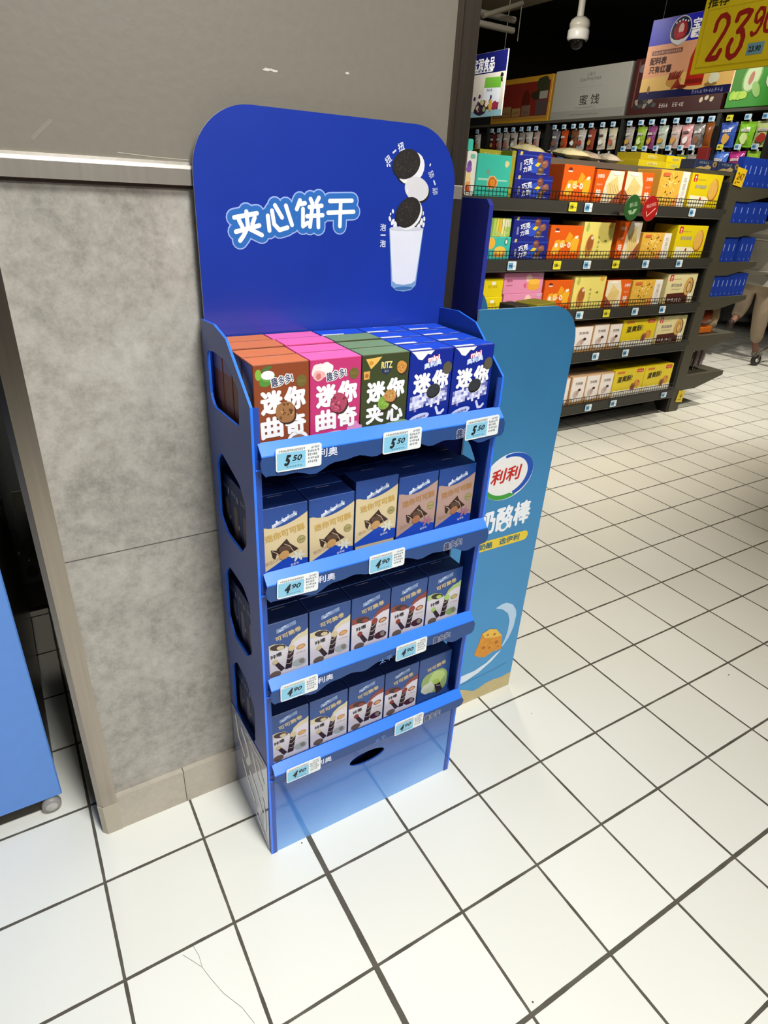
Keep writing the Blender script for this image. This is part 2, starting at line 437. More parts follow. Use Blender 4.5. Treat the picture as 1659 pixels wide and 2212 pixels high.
# the pillar: cement tiles below, painted sheet above, steel corners and rail
f = B(); f.box(0.034, 1.012, -0.100, 0.9, 0, 1.578, CONC); f.box(0.034, 1.012, -0.100, 0.9, 1.578, 4.1, PAINT)
f.frame((0, -0.1, 0), (1, 0, 0), (0, 0, 1))
f.blob(0.5600, 1.7652, 0.011, M('cfc9bd'), 1, 3, jit=0.6, sy=0.25); f.blob(0.7183, 1.7782, 0.004, M('cfc9bd'), 1, 4, sy=0.5)
f.stroke([(0.183, 1.655), (0.168, 1.642), (0.153, 1.6285)], 0.006, M('857c6f'), 1)
f.stroke([(0.28, 1.617), (0.34, 1.614), (0.40, 1.613)], 0.0012, M('b5ad9c'), 1)
structure(f.build('wall_pillar'))
f = B(); f.box(0.068, 0.966, -0.115, -0.1, 0, 0.122, SKIRT); structure(f.build('baseboard_pillar'))
f = B()   # left steel corner with a chamfered edge
f.prism([(0.068, -0.1), (0.068, -0.115), (0.032, -0.115), (0.021, -0.104), (0.021, 0.03), (0.034, 0.03), (0.034, -0.1)], [], 2, 0, 4.1, STEEL)
f.prism([(0.068, -0.1), (0.068, -0.1165), (0.031, -0.1165), (0.0197, -0.1052), (0.0197, 0.03), (0.034, 0.03), (0.034, -0.1)], [], 2, 0, 0.105, M('b3a996', 0.5))
structure(f.build('trim_1'))
f = B()
f.prism([(0.966, -0.1), (0.966, -0.111), (0.973, -0.111), (0.975, -0.115), (1.012, -0.115), (1.018, -0.109), (1.018, 0.03), (1.012, 0.03), (1.012, -0.1)], [], 2, 0, 4.1, STEELD)
structure(f.build('trim_2'))
f = B()
f.prism([(-0.1, 1.572), (-0.116, 1.572), (-0.116, 1.598), (-0.112, 1.604), (-0.107, 1.604), (-0.1065, 1.609), (-0.1, 1.609)], [], 0, 0.0345, 1.010, steel_material('polished_rail', 'd8cfc2', 0.25))
f.box(0.0345, 1.010, -0.1055, -0.1, 1.566, 1.572, M('3a2c22', 0.6))
structure(f.build('trim_3'))
# ceiling gear above the aisle
f = B(); f.box(3.0, 5.1, 3.2, 8.9, 3.2, 3.6, M('7a7058', 0.8)); structure(f.build('trim_4'))

# ================================================================== CEILING THINGS
for i, (dx, dz, lab) in enumerate(((0.0, 0.0, 'lower of the two pale tube lamps hanging beside the pillar top'), (0.16, 0.085, 'upper of the two pale tube lamps hanging beside the pillar top'))):
    t = thing('tube_lamp', (3.0 + dx * 0.2, 3.0 + dx * 0.6, 2.615 + dz), lab, 'lamp', 'pale tube lamps under the dark ceiling')
    b = B(); b.tube([(0, 0, 0.02), (0.70 + dx * 0.3, 0, 0.02)], 0.020, M('8f897c', 0.5), n=12); b.build('tube', t)
    b = B(); b.tube([(0.25, 0, 0.03), (0.25, 0, 1.3)], 0.005, M('3b372f')); b.build('hanger', t)
t = thing('ceiling_pipe', (3.05, 3.0, 2.70), 'pale pipe running up to the dark ceiling beside the pillar top', 'pipe')
b = B(); b.tube([(0.36, 0, -0.02), (0.7, 0, 0.10)], 0.016, M('8a8472', 0.5), n=10); b.build('pipe_run', t)
b = B(); b.lathe([(0.001, -0.012), (0.012, -0.006), (0.012, 0.006), (0.001, 0.012)], (0.70, 0, 0.1), M('e8e4d8', 0.2)); b.build('bolt', t)
b = B(); b.tube([(0.7, 0, -0.12), (0.7, 0, 1.37)], 0.004, M('8a8472')); b.build('hanger', t)
t = thing('security_camera', (5.33, 4.0, 2.94), 'white dome security camera hanging from the dark ceiling on a pole', 'camera')
W_ = M('c3bdae', 0.4)
b = B(); b.tube([(-0.03, 0, 1.15), (-0.01, 0, 0.14)], 0.032, W_, n=14); b.build('pole', t)
b = B(); b.lathe([(0.001, 0.15), (0.05, 0.145), (0.085, 0.12), (0.095, 0.09), (0.09, 0.06), (0.06, 0.05)], (0, 0, 0), W_); b.build('joint', t)
b = B(); b.lathe([(0.05, 0.06), (0.095, 0.05), (0.10, 0.035), (0.10, -0.02), (0.09, -0.035), (0.075, -0.035)], (0, 0, 0), M('e4e0d6', 0.35)); b.build('housing', t)
b = B(); b.lathe([(0.075, -0.03), (0.072, -0.05), (0.055, -0.085), (0.03, -0.10), (0.001, -0.105)], (0, 0, 0), M('14130f', 0.1, coat=0.6)); b.build('dome', t)

# ================================================================== BLUE DISPLAY STAND
X0, X1, YF, YB = 0.393, 0.972, -0.382, -0.119
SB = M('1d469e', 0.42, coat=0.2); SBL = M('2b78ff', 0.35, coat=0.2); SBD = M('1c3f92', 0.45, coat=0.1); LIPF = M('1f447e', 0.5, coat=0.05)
stand = thing('display_stand', (0, 0, 0), 'tall blue cardboard display stand with four stocked shelves against the grey pillar', 'display stand')
side_out = [(YF, 0), (YF, 1.236), (-0.268, 1.330), (-0.200, 1.343), (YB, 1.338), (YB, 0)]
def chamf(pts, r=0.008):
    out = []
    n = len(pts)
    for i, p in enumerate(pts):
        a = Vector(pts[i - 1]) - Vector(p); c = Vector(pts[(i + 1) % n]) - Vector(p)
        out.append(tuple(Vector(p) + a.normalized() * min(r, a.length * .4))); out.append(tuple(Vector(p) + c.normalized() * min(r, c.length * .4)))
    return out
win = [[(-0.146, 1.283), (-0.194, 1.290), (-0.260, 1.290), (-0.325, 1.252), (-0.318, 1.178), (-0.168, 1.172), (-0.148, 1.190)],
       [(-0.158, 1.052), (-0.192, 1.082), (-0.300, 1.052), (-0.328, 1.018), (-0.322, 0.925), (-0.285, 0.888), (-0.190, 0.888), (-0.151, 0.916)],
       [(-0.156, 0.765), (-0.191, 0.799), (-0.281, 0.798), (-0.321, 0.772), (-0.314, 0.634), (-0.277, 0.598), (-0.188, 0.594), (-0.153, 0.635)],
       [(-0.152, 0.478), (-0.192, 0.516), (-0.263, 0.512), (-0.310, 0.455), (-0.300, 0.342), (-0.262, 0.306), (-0.190, 0.306), (-0.151, 0.320)]]
win = [chamf(w, 0.006) for w in win]
for sx in (0, 1):
    b = B(); xa = X0 if sx == 0 else X1 - 0.005
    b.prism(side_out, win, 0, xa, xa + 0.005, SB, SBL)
    # folded front flange
    fx0, fx1 = (X0 + 0.0052, X0 + 0.016) if sx == 0 else (X1 - 0.016, X1 - 0.0052)
    b.box(fx0, fx1, YF, YF + 0.004, 0, 1.234, SB)
    if sx == 0:
        for z in (1.118, 0.838, 0.56, 0.285):      # slot tabs in the flange
            b.box(X0 + 0.005, X0 + 0.013, YF - 0.002, YF, z, z + 0.018, SBD); b.box(X0 + 0.004, X0 + 0.014, YF - 0.004, YF, z - 0.003, z, SBL)
    b.build('side_panel', stand)
b = B()    # glossy wrap at the foot of the left side with white brush lettering
WRAP = M('2c4f9e', 0.07, coat=1.0, var=0.1, scale=6)
b.prism([(YF + 0.012, 0.001), (YF + 0.002, 0.30), (YF + 0.002, 0.335), (-0.27, 0.327), (YB + 0.003, 0.318), (YB, 0.001)], [], 0, X0 - 0.0015, X0, WRAP)
b.frame((X0 - 0.0015, 0, 0), (0, -1, 0), (0, 0, 1))
WH = M('efefe9', 0.4)
for st, wd in (([(0.150, 0.29), (0.165, 0.23), (0.205, 0.20)], 0.013), ([(0.20, 0.285), (0.235, 0.26), (0.25, 0.225), (0.225, 0.19)], 0.016), ([(0.28, 0.275), (0.30, 0.23), (0.335, 0.21)], 0.014),
               ([(0.315, 0.285), (0.35, 0.25)], 0.012), ([(0.19, 0.16), (0.22, 0.12), (0.27, 0.09)], 0.012), ([(0.25, 0.175), (0.29, 0.15), (0.32, 0.115), (0.30, 0.075)], 0.017),
               ([(0.34, 0.17), (0.352, 0.12), (0.345, 0.06)], 0.012), ([(0.28, 0.045), (0.32, 0.03), (0.348, 0.02)], 0.011), ([(0.23, 0.31), (0.30, 0.305), (0.35, 0.312)], 0.007)):
    b.stroke(st, wd * 1.25, WH, 1)
b.build('side_wrap', stand)
b = B(); b.box(X0 + 0.005, X1 - 0.005, YB - 0.004, YB, 0, 1.338, SBD); b.build('back_panel', stand)
# header board
hx0, hx1, hz0, hz1, hr = 0.398, 0.978, 1.20, 1.706, 0.112
out = [(hx0, hz0), (hx1, hz0)]
for cx, a in ((hx1 - hr, 0), (hx0 + hr, 90)):
    for k in range(13):
        t_ = math.radians(a + 90 * k / 12); out.append((cx + hr * math.cos(t_), hz1 - hr + hr * math.sin(t_)))
b = B(); BOARD = M('1c379c', 0.30, coat=0.35, var=0.10, scale=7)
b.prism(out, [], 1, -0.128, -0.123, BOARD, M('b9b6ae', 0.7))
b.frame((0, -0.128, 0), (1, 0, 0), (0, 0, 1))
strk = [
 [(0.4692,1.5225),(0.5144,1.5309)], [(0.4935,1.5332),(0.4954,1.5071),(0.4855,1.4907),(0.4784,1.4823)], [(0.4781,1.5184),(0.4841,1.5069)],
 [(0.5097,1.5235),(0.5044,1.5117)], [(0.471,1.4979),(0.5185,1.5096)], [(0.4963,1.5042),(0.523,1.4926)],
 [(0.5363,1.5271),(0.5389,1.501)], [(0.5452,1.5361),(0.549,1.5125),(0.5599,1.5022),(0.5771,1.507)], [(0.5518,1.5457),(0.5658,1.5248)], [(0.5744,1.5458),(0.5868,1.5117)],
 [(0.6044,1.5562),(0.5973,1.5406)], [(0.6028,1.5491),(0.6151,1.5516)], [(0.6107,1.541),(0.6104,1.51),(0.6207,1.5164)], [(0.6271,1.5594),(0.6315,1.5515)],
 [(0.6454,1.5622),(0.6399,1.5533)], [(0.6245,1.545),(0.6518,1.5482)], [(0.6193,1.5282),(0.6538,1.5312)], [(0.6307,1.5452),(0.6259,1.5094)], [(0.6436,1.5474),(0.6445,1.5088)],
 [(0.6697,1.5573),(0.7202,1.5597)], [(0.6662,1.5359),(0.7248,1.5393)], [(0.6944,1.5573),(0.6934,1.5115)]]
for wd, m_, l_ in ((0.0325, M('9db4ea', 0.35), 1), (0.0275, M('2f6cb8', 0.35), 2), (0.0082, M('f4f3f0', 0.3), 3)):
    for st in strk: b.stroke(st, wd, m_, l_, n=14)
CK = M('1d1713', 0.6, var=0.5, scale=260); CKE = M('120d0a', 0.6); CRM = M('e9e7e6', 0.5); CRM2 = M('d8d4d4', 0.5)
# cookies and cream
b.ell(0.8560, 1.6260, 0.0355, 0.0300, CKE, 1, 25); b.ell(0.8600, 1.6262, 0.0350, 0.0290, CRM, 2, 28); b.ell(0.8478, 1.6328, 0.0350, 0.0270, CK, 3, 20, n=28); 
b.ell(0.8810, 1.5835, 0.0315, 0.0225, CKE, 1, -12, n=28); b.ell(0.8780, 1.5875, 0.0315, 0.0232, CRM2, 2, -12, n=28)
b.ell(0.8640, 1.5375, 0.0345, 0.0272, CRM, 4, 40, n=28); b.ell(0.8660, 1.5350, 0.0345, 0.0268, CKE, 3, 40, n=28); b.ell(0.8590, 1.5415, 0.0345, 0.0272, CK, 5, 40, n=28)
rnd = random.Random(3)
for cx, cy, rx, ry, l in ((0.8478, 1.6328, 0.029, 0.021, 4), (0.859, 1.5415, 0.028, 0.022, 6)):
    for k in range(46):
        a = rnd.uniform(0, 6.28); r = math.sqrt(rnd.random())
        b.ell(cx + r * rx * math.cos(a), cy + r * ry * math.sin(a), 0.0021, 0.0010, M('3f352d', 0.6), l, rnd.uniform(0, 180), n=6)
# glass of milk
MILK = M('e3e4ea', 0.4, var=0.06, scale=20)
b.poly([(0.8134, 1.509), (0.903, 1.511), (0.8927, 1.3905), (0.8810, 1.3805), (0.8594, 1.3775), (0.8390, 1.3810), (0.8265, 1.3905)], M('7fa3cb', 0.2), 2)
b.poly([(0.8150, 1.508), (0.9015, 1.510), (0.8905, 1.4010), (0.8790, 1.3945), (0.8594, 1.3925), (0.8400, 1.3945), (0.8285, 1.4010)], MILK, 3)
b.ell(0.8585, 1.5095, 0.0445, 0.0045, M('cfd0d6'), 4)
b.ell(0.8597, 1.3855, 0.024, 0.0035, M('3c6ea6'), 4)
for p, r_ in (((0.8205, 1.5430), 0.0045), ((0.8150, 1.5375), 0.003), ((0.8140, 1.5280), 0.0055), ((0.8215, 1.5220), 0.007), ((0.8985, 1.5410), 0.0045), ((0.9030, 1.5300), 0.005), ((0.8960, 1.5240), 0.0075), ((0.9020, 1.5180), 0.0055), ((0.8280, 1.5150), 0.0085), ((0.889, 1.5150), 0.009), ((0.8545, 1.583), 0.0035), ((0.908, 1.635), 0.003), ((0.807, 1.628), 0.003), ((0.801, 1.6275), 0.003)):
    b.ell(p[0], p[1], r_ * 0.55, r_, CRM, 2, random.Random(p[0]).uniform(-30, 30), n=10)
TW = M('d5dbf0', 0.4)
b.text('扭', 0.8022, 1.6383, 0.0135, TW, 2, rot=42, bold=0.03); b.text('一', 0.8161, 1.6536, 0.0020, TW, 2, w=0.009, rot=38, bold=0.03); b.text('扭', 0.8317, 1.6633, 0.0145, TW, 2, rot=22, bold=0.03)
b.text('舔', 0.9125, 1.6170, 0.0135, TW, 2, rot=-62, bold=0.01); b.text('一', 0.9225, 1.6020, 0.0020, TW, 2, w=0.009, rot=-60, bold=0.03); b.text('舔', 0.9260, 1.5850, 0.0135, TW, 2, rot=-82, bold=0.01)
b.text('泡', 0.7977, 1.5110, 0.0140, TW, 2, bold=0.02); b.text('一', 0.7986, 1.4959, 0.0016, TW, 2, w=0.012, bold=0.03); b.text('泡', 0.7990, 1.4792, 0.0140, TW, 2, bold=0.02)
b.build('header_board', stand)
# base panel with an oval hand hole
hole = [(0.6761 + 0.054 * math.cos(2 * math.pi * k / 28), 0.2145 + 0.0205 * math.sin(2 * math.pi * k / 28)) for k in range(28)]
BASE = gradient_material('blue_base_painted_reflection', ((0.0, '76acec'), (0.35, '4480cc'), (0.7, '27539f'), (1.0, '2e62bb')), 0.0, 0.33, rough=0.16, coat=0.6)  # paler foot of the panel paints in the floor's reflection
b = B(); b.prism([(X0 + 0.016, 0.0), (X1 - 0.016, 0.0), (X1 - 0.016, 0.318), (X0 + 0.016, 0.318)], [hole], 1, YF + 0.002, YF + 0.006, BASE, SBD)
b.build('base_panel', stand)
b = B(); b.prism([(X0 + 0.03, 0.0), (X1 - 0.03, 0.0), (X1 - 0.03, 0.30), (X0 + 0.03, 0.30)], [], 1, YF + 0.09, YF + 0.094, SBD); b.build('inner_panel', stand)
SHZ = (1.135, 0.855, 0.575, 0.302)
TAGX = (((0.475, 1.1375), (0.702, 1.1360), (0.909, 1.1345)), ((0.4695, 0.8540), (0.6840, 0.8540)), ((0.4695, 0.5735), (0.7735, 0.5690)), ((0.4780, 0.3010), (0.7890, 0.3030)))
for k, z in enumerate(SHZ):
    b = B(); b.box(X0 + 0.006, X1 - 0.006, YF + 0.006, YB - 0.005, z - 0.006, z, SBD); sh = b.build('shelf', stand)
    # lip: sloped top strip painted as lit, vertical face painted as shaded, with a wavy lower edge
    b = B(); xa, xb = 0.404, 0.970; zt = z + 0.033
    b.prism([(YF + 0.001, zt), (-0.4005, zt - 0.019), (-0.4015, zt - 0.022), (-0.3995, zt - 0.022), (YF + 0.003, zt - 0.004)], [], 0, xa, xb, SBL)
    low = zt - 0.064 if k < 3 else zt - 0.052
    wav = []
    for q in range(41):
        x = xb - 0.012 - (xb - xa - 0.024) * q / 40
        wv = 0.005 * math.sin((x - xa) * 46) + 0.003 * math.sin((x - xa) * 95 + 1) if k < 3 else 0.001 * math.sin(x * 30)
        arch = 0.017 * math.sin(math.pi * min(1, max(0, (x - xa - 0.1) / 0.42))) if k < 3 else 0
        wav.append((x, low + wv + arch))
    face = [(xa + 0.001, zt - 0.021), (xb, zt - 0.021), (xb + 0.006, zt - 0.032), (xb + 0.006, low + 0.012), (xb, low + 0.003)] + wav + [(xa + 0.006, low + 0.004), (xa - 0.001, low + 0.014), (xa - 0.003, zt - 0.032)]
    b.prism(face, [], 1, -0.4015, -0.3985, LIPF, SBD)
    b.frame((0, -0.4015, 0), (1, 0, 0), (0, 0, 1))
    zc = zt - 0.036 if k else zt - 0.034
    b.text('奥利奥', 0.525, zc + (0.004 if k == 0 else 0), 0.0175, M('d9dcec'), 2, w=0.062, rot=-1, bold=0.02)
    b.text('趣多多!', 0.868, zc - 0.004, 0.020, M('202a4a'), 2, w=0.052, rot=4, bold=0.02, out=M('b9c0dc'), ob=0.05)
    if k >= 2: b.text('太平', 0.700, zc - 0.008, 0.017, M('5f7fb8'), 2, w=0.036, rot=6, bold=0.02); 
    b.build('shelf_lip', stand)

# price tags on the stand
def price_tag_mesh(txt, w=0.092, h=0.046, seed=0):
    b = B(0.0002); b.prism(rr_pts(-w / 2, -h / 2, w / 2, h / 2, 0.005), [], 1, 0.0, 0.0018, M('e4e6e6', 0.3))
    b.frame((0, 0, 0), (1, 0, 0), (0, 0, 1))
    k = w / 0.092; q = h / 0.046
    b.rect(-0.0435 * k, -0.020 * q, 0.013 * k, 0.0135 * q, M('86c2dc', 0.35), 1)
    ink = M('16181c', 0.5)
    b.text(txt[0], -0.023 * k, -0.002 * q, 0.0185 * q, ink, 2, shear=0.35, bold=0.05, w=0.0115 * k)
    b.text(txt[1:], -0.004 * k, 0.001 * q, 0.0105 * q, ink, 2, shear=0.25, bold=0.03, w=0.019 * k)
    b.scribble(-0.040 * k, 0.0155 * q, 0.012 * k, 0.0038 * q, M('70757a'), 2, seed + 1, 13)
    b.scribble(0.024 * k, 0.0150 * q, 0.041 * k, 0.0042 * q, M('70757a'), 2, seed + 2, 5)
    for r in range(4): b.scribble(0.017 * k, (0.0085 - r * 0.0072) * q, (0.041 - 0.004 * (r % 2)) * k, 0.0042 * q, M('5b6066'), 2, seed + 3 + r, 5)
    b.rect(-0.018 * k, -0.0085 * q, 0.010 * k, -0.0082 * q, M('4d86a3'), 2)
    b.scribble(-0.026 * k, -0.0165 * q, 0.006 * k, 0.003 * q, M('4d86a3'), 2, seed + 9, 6)
    return b.data('price_tag')
T5 = price_tag_mesh('550'); T4 = price_tag_mesh('490')
rown = ['top', 'second', 'third', 'bottom']
posn = {3: ['at the left end', 'in the middle', 'at the right end'], 2: ['at the left end', 'right of the middle']}
for k, row in enumerate(TAGX):
    for j, (x, z) in enumerate(row):
        rot = -0.02 * (j - 0.5) + (0.03 if k == 1 and j == 0 else 0)
        o = obj_from(T5 if k == 0 else T4, 'price_tag', (x, -0.4045, z),
                     "price tag reading %s %s of the blue stand's %s lip" % ('550' if k == 0 else '490', posn[len(row)][j], rown[k]), 'price tag', 'price tags on the blue display stand')
        o.rotation_euler = (0, rot, 0)

# ------------------------------------------------------------------ biscuit boxes on the stand
BW, BH, BD = 0.1075, 0.168, 0.0555
def carton(w, h, d, body, top=None, ch=0.0012):
    b = B(0.00025); b.box(-w / 2, w / 2, 0, d, 0, h, body, ch, top=top)
    # closing flap: thin tuck seam and tab on the top
    b.frame((0, 0, h), (1, 0, 0), (0, 1, 0))
    b.rect(-w / 2 + 0.003, d - 0.0022, w / 2 - 0.003, d - 0.0012, M('141414', 0.9), 1)
    b.rect(-0.016, d - 0.0085, 0.016, d - 0.0078, M('e9dcd0', 0.6), 1)
    b.frame((0, 0, 0), (1, 0, 0), (0, 0, 1))
    return b
WT = M('f1efee', 0.35); OLB = M('6d5f2a', 0.5)
def top_brand(b, seed=0):
    b.text('趣多多!', 0.000, 0.137, 0.0165, M('232b57'), 2, w=0.041, rot=10, bold=0.012, out=M('f0ece8'), ob=0.10)
def zhmini(b, y=0.098, h=0.040):
    b.text('迷', -0.0205, y, h, WT, 2, w=0.040, rot=3, bold=0.055); b.text('你', 0.0245, y + 0.004, h, WT, 2, w=0.038, rot=3, bold=0.055)
def biscuit(b, cx, cy, r, base, chips, seed, l=5, sy=1.0):
    b.blob(cx + 0.003, cy - 0.004, r, M('3a2216', 0.7), l - 1, seed, 16, 0.05, sy)
    b.blob(cx, cy, r, base, l, seed, 16, 0.07, sy); rnd = random.Random(seed)
    for q in range(16):
        a = rnd.uniform(0, 6.28); rr = r * 0.8 * math.sqrt(rnd.random())
        b.blob(cx + rr * math.cos(a), cy + rr * sy * math.sin(a), r * rnd.uniform(0.07, 0.16), chips[q % len(chips)], l + 1, q + seed, 7, 0.3)
def box_coconut():
    b = carton(BW, BH, BD, M('8a4322', 0.4, coat=0.2), M('da7a42', 0.45))
    b.blob(-0.030, 0.140, 0.013, M('4f8a33'), 1, 2, sy=0.9); b.ell(-0.0265, 0.1485, 0.0125, 0.008, M('f2f0ee'), 3); b.ell(-0.0265, 0.1465, 0.0135, 0.010, M('6aa045'), 2)
    b.ell(-0.044, 0.150, 0.006, 0.010, M('7fae3e'), 1); b.ell(-0.028, 0.160, 0.010, 0.004, M('4b6a35'), 1, 20)
    top_brand(b); b.ell(0.038, 0.1325, 0.0105, 0.0115, OLB, 1); b.scribble(0.031, 0.130, 0.045, 0.006, M('8b7c3e'), 2, 3, 4)
    zhmini(b)
    b.text('曲', -0.0215, 0.050, 0.038, WT, 2, w=0.040, rot=2, bold=0.05); b.text('奇', 0.0255, 0.052, 0.038, WT, 2, w=0.038, rot=2, bold=0.05)
    biscuit(b, 0.0055, 0.077, 0.020, M('9a6a3c', 0.7), (M('6b4423'), M('b9854f'), M('52321c')), 5)
    b.ell(0.030, 0.0195, 0.0215, 0.0175, WT, 1); b.ell(0.030, 0.0165, 0.0175, 0.0135, M('8a6656'), 2); b.text('醇香椰香', -0.022, 0.014, 0.009, WT, 2, w=0.034, bold=0.02)
    b.frame((-BW / 2, 0, 0), (0, -1, 0), (0, 0, 1)); b.rect(-BD + 0.002, 0.002, -0.002, 0.112, M('7c4a38', 0.5), 1); b.rect(-BD + 0.002, 0.112, -0.002, BH - 0.002, M('7370a0', 0.5), 1); b.scribble(-BD + 0.010, 0.05, -0.012, 0.007, M('a07060'), 2, 5, 5)
    return b
def box_pink():
    b = carton(BW, BH, BD, M('c0356f', 0.4, coat=0.2), M('f26cb4', 0.45))
    b.blob(-0.0345, 0.146, 0.0155, M('ecd9d6'), 1, 3); b.blob(-0.020, 0.150, 0.0125, M('f3e6e0'), 2, 4); b.blob(-0.036, 0.138, 0.011, M('e6a9a6'), 3, 8); b.ell(-0.037, 0.137, 0.005, 0.006, M('c9706f'), 4)
    top_brand(b); b.ell(0.038, 0.136, 0.0105, 0.0115, OLB, 1); b.scribble(0.031, 0.134, 0.045, 0.006, M('8b7c3e'), 2, 3, 4)
    zhmini(b)
    b.text('曲', -0.0215, 0.050, 0.038, WT, 2, w=0.040, rot=2, bold=0.05); b.text('奇', 0.0255, 0.052, 0.038, WT, 2, w=0.038, rot=2, bold=0.05)
    biscuit(b, 0.0055, 0.082, 0.019, M('a8405a', 0.7), (M('8a2c45'), M('c9667c'), M('7d2238')), 6)
    b.ell(-0.010, 0.016, 0.030, 0.009, M('dca6c4'), 1, 8); b.text('蜜桃樱花', -0.010, 0.016, 0.007, M('7a2a55'), 2, w=0.034, rot=6, bold=0.01)
    for q in range(5): b.blob(0.030 + q * 0.005, 0.020 + (q % 3) * 0.006, 0.008, M('d58cba'), 1 + q % 2, q, jit=0.3)
    return b
def box_green():
    b = carton(BW, BH, BD, M('3d4526', 0.4, coat=0.2), M('7a966a', 0.45))
    b.poly([(-0.046, 0.160), (-0.010, 0.163), (-0.020, 0.152), (-0.034, 0.140)], M('e5b65a'), 1); b.ell(-0.034, 0.152, 0.005, 0.004, M('c98f36'), 2)
    b.poly([(-0.050, 0.136), (-0.036, 0.137), (-0.037, 0.121), (-0.049, 0.120)], M('d9a050'), 1); b.ell(-0.043, 0.128, 0.004, 0.004, M('a5682a'), 2)
    b.poly([(-0.012, 0.153), (0.014, 0.154), (0.011, 0.132), (0.001, 0.126), (-0.009, 0.131)], M('22304e'), 1); b.text('RITZ', 0.001, 0.146, 0.0125, M('e3d67a'), 3, w=0.024, bold=0.03); b.text('乐之', 0.001, 0.134, 0.005, M('c9c9c9'), 3, bold=0.01)
    biscuit(b, 0.036, 0.139, 0.0115, M('c98a3c', 0.7), (M('a9661f'), M('dba457')), 9, 3, 1.1)
    zhmini(b, 0.094, 0.038)
    b.text('夹', -0.0215, 0.048, 0.036, WT, 2, w=0.038, rot=2, bold=0.05); b.text('心', 0.0255, 0.046, 0.034, WT, 2, w=0.036, rot=2, bold=0.05)
    biscuit(b, -0.002, 0.070, 0.014, M('7da53a', 0.6), (M('97bd4e'), M('6b9130')), 4, 5, 1.05); biscuit(b, 0.012, 0.083, 0.0145, M('c08a48', 0.7), (M('a36d2f'), M('d5a564')), 12, 7, 0.9)
    for q in range(4): b.ell(-0.025 + q * 0.022, 0.010 + 0.003 * q, 0.022, 0.010, M('7fa07c' if q % 2 else '9bb596'), 1 + q % 2)
    return b
def box_blue():
    b = carton(BW - 0.001, BH, BD, M('13298f', 0.35, coat=0.3), M('1e4fd6', 0.4))
    b.poly([(-0.051, 0.166), (0.004, 0.166), (-0.004, 0.158), (-0.012, 0.160), (-0.024, 0.148), (-0.034, 0.150), (-0.043, 0.160)], WT, 1)
    b.frame((0, 0, BH), (1, 0, 0), (0, 1, 0)); b.rect(-0.051, 0.001, 0.000, 0.012, WT, 2); b.rect(0.018, 0.001, 0.048, 0.003, M('9fb4ea'), 2); b.frame((0, 0, 0), (1, 0, 0), (0, 0, 1))
    b.text('mini', 0.004, 0.1495, 0.0100, M('f6eef0'), 2, w=0.027, rot=8, bold=0.05, out=M('d8405c'), ob=0.05)
    b.text('奥利奥', 0.002, 0.138, 0.0105, M('e6ebf8'), 2, w=0.042, rot=11, bold=0.03, out=M('6f8fd6'), ob=0.08)
    b.ell(0.040, 0.127, 0.0115, 0.0135, M('5a5340'), 3)
    zhmini(b, 0.100, 0.038)
    b.ell(0.009, 0.081, 0.0175, 0.0145, M('101010'), 6, 25); b.ell(0.008, 0.083, 0.0165, 0.013, M('35363a', 0.4, var=0.6, scale=300), 7, 25); b.ell(0.012, 0.0785, 0.0165, 0.013, M('d9d9d9'), 5, 25)
    b.mosaic(-0.048, 0.044, 0.0058, 16, [(0, 5), (0, 5), (-1, 5), (0, 5), (0, 6), (0, 5), (1, 5), (0, 5), (0, 6), (-1, 5)], 0.0009, ('d3d5ee', 'b6b8dc', 'e4e5f4', '8b8cc0', 'c6c8e6', '6a6cae'), 4, 4)
    b.ell(-0.022, 0.026, 0.026, 0.0085, M('c6cdec'), 1, 12); b.text('经典原味', -0.022, 0.026, 0.0055, M('1c2c80'), 2, w=0.034, rot=12, bold=0.01)
    b.stroke([(0.020, 0.044), (0.026, 0.030), (0.034, 0.030), (0.040, 0.036)], 0.006, M('d5daf0'), 1)
    return b
def shaded_side_print(b, h, c):
    b.frame((-0.1065 / 2, 0, 0), (0, -1, 0), (0, 0, 1)); b.rect(-BD + 0.002, 0.002, -0.002, h - 0.002, M('0e2352', 0.5), 1)  # dark navy ground paints in the shade inside the stand
    b.poly([(-0.040, 0.02), (-0.016, 0.02), (-0.014, 0.09), (-0.022, 0.105), (-0.036, 0.10)], M(c, 0.5), 2); b.ell(-0.012, 0.125, 0.003, 0.009, M('b9bcc4'), 2); b.ell(-0.009, 0.06, 0.003, 0.006, M('b9b0a4'), 2)
    b.scribble(-0.048, 0.125, -0.020, 0.010, M('8f9cc0'), 2, 4, 4); b.frame((0, 0, 0), (1, 0, 0), (0, 0, 1))
def wave_top(b, w, h, body, cream, z_l, z_m, z_r):
    pts = [(-w / 2 + 0.001, 0.001), (w / 2 - 0.001, 0.001), (w / 2 - 0.001, z_r)]
    for k in range(9):
        t_ = k / 8; x = w / 2 - (w) * (0.08 + 0.84 * t_); pts.append((x, z_m + (z_r - z_m) * (1 - t_) ** 2 * 0.85 + (z_l - z_m) * t_ ** 4))
    pts.append((-w / 2 + 0.001, z_l)); b.poly(pts, cream, 1)
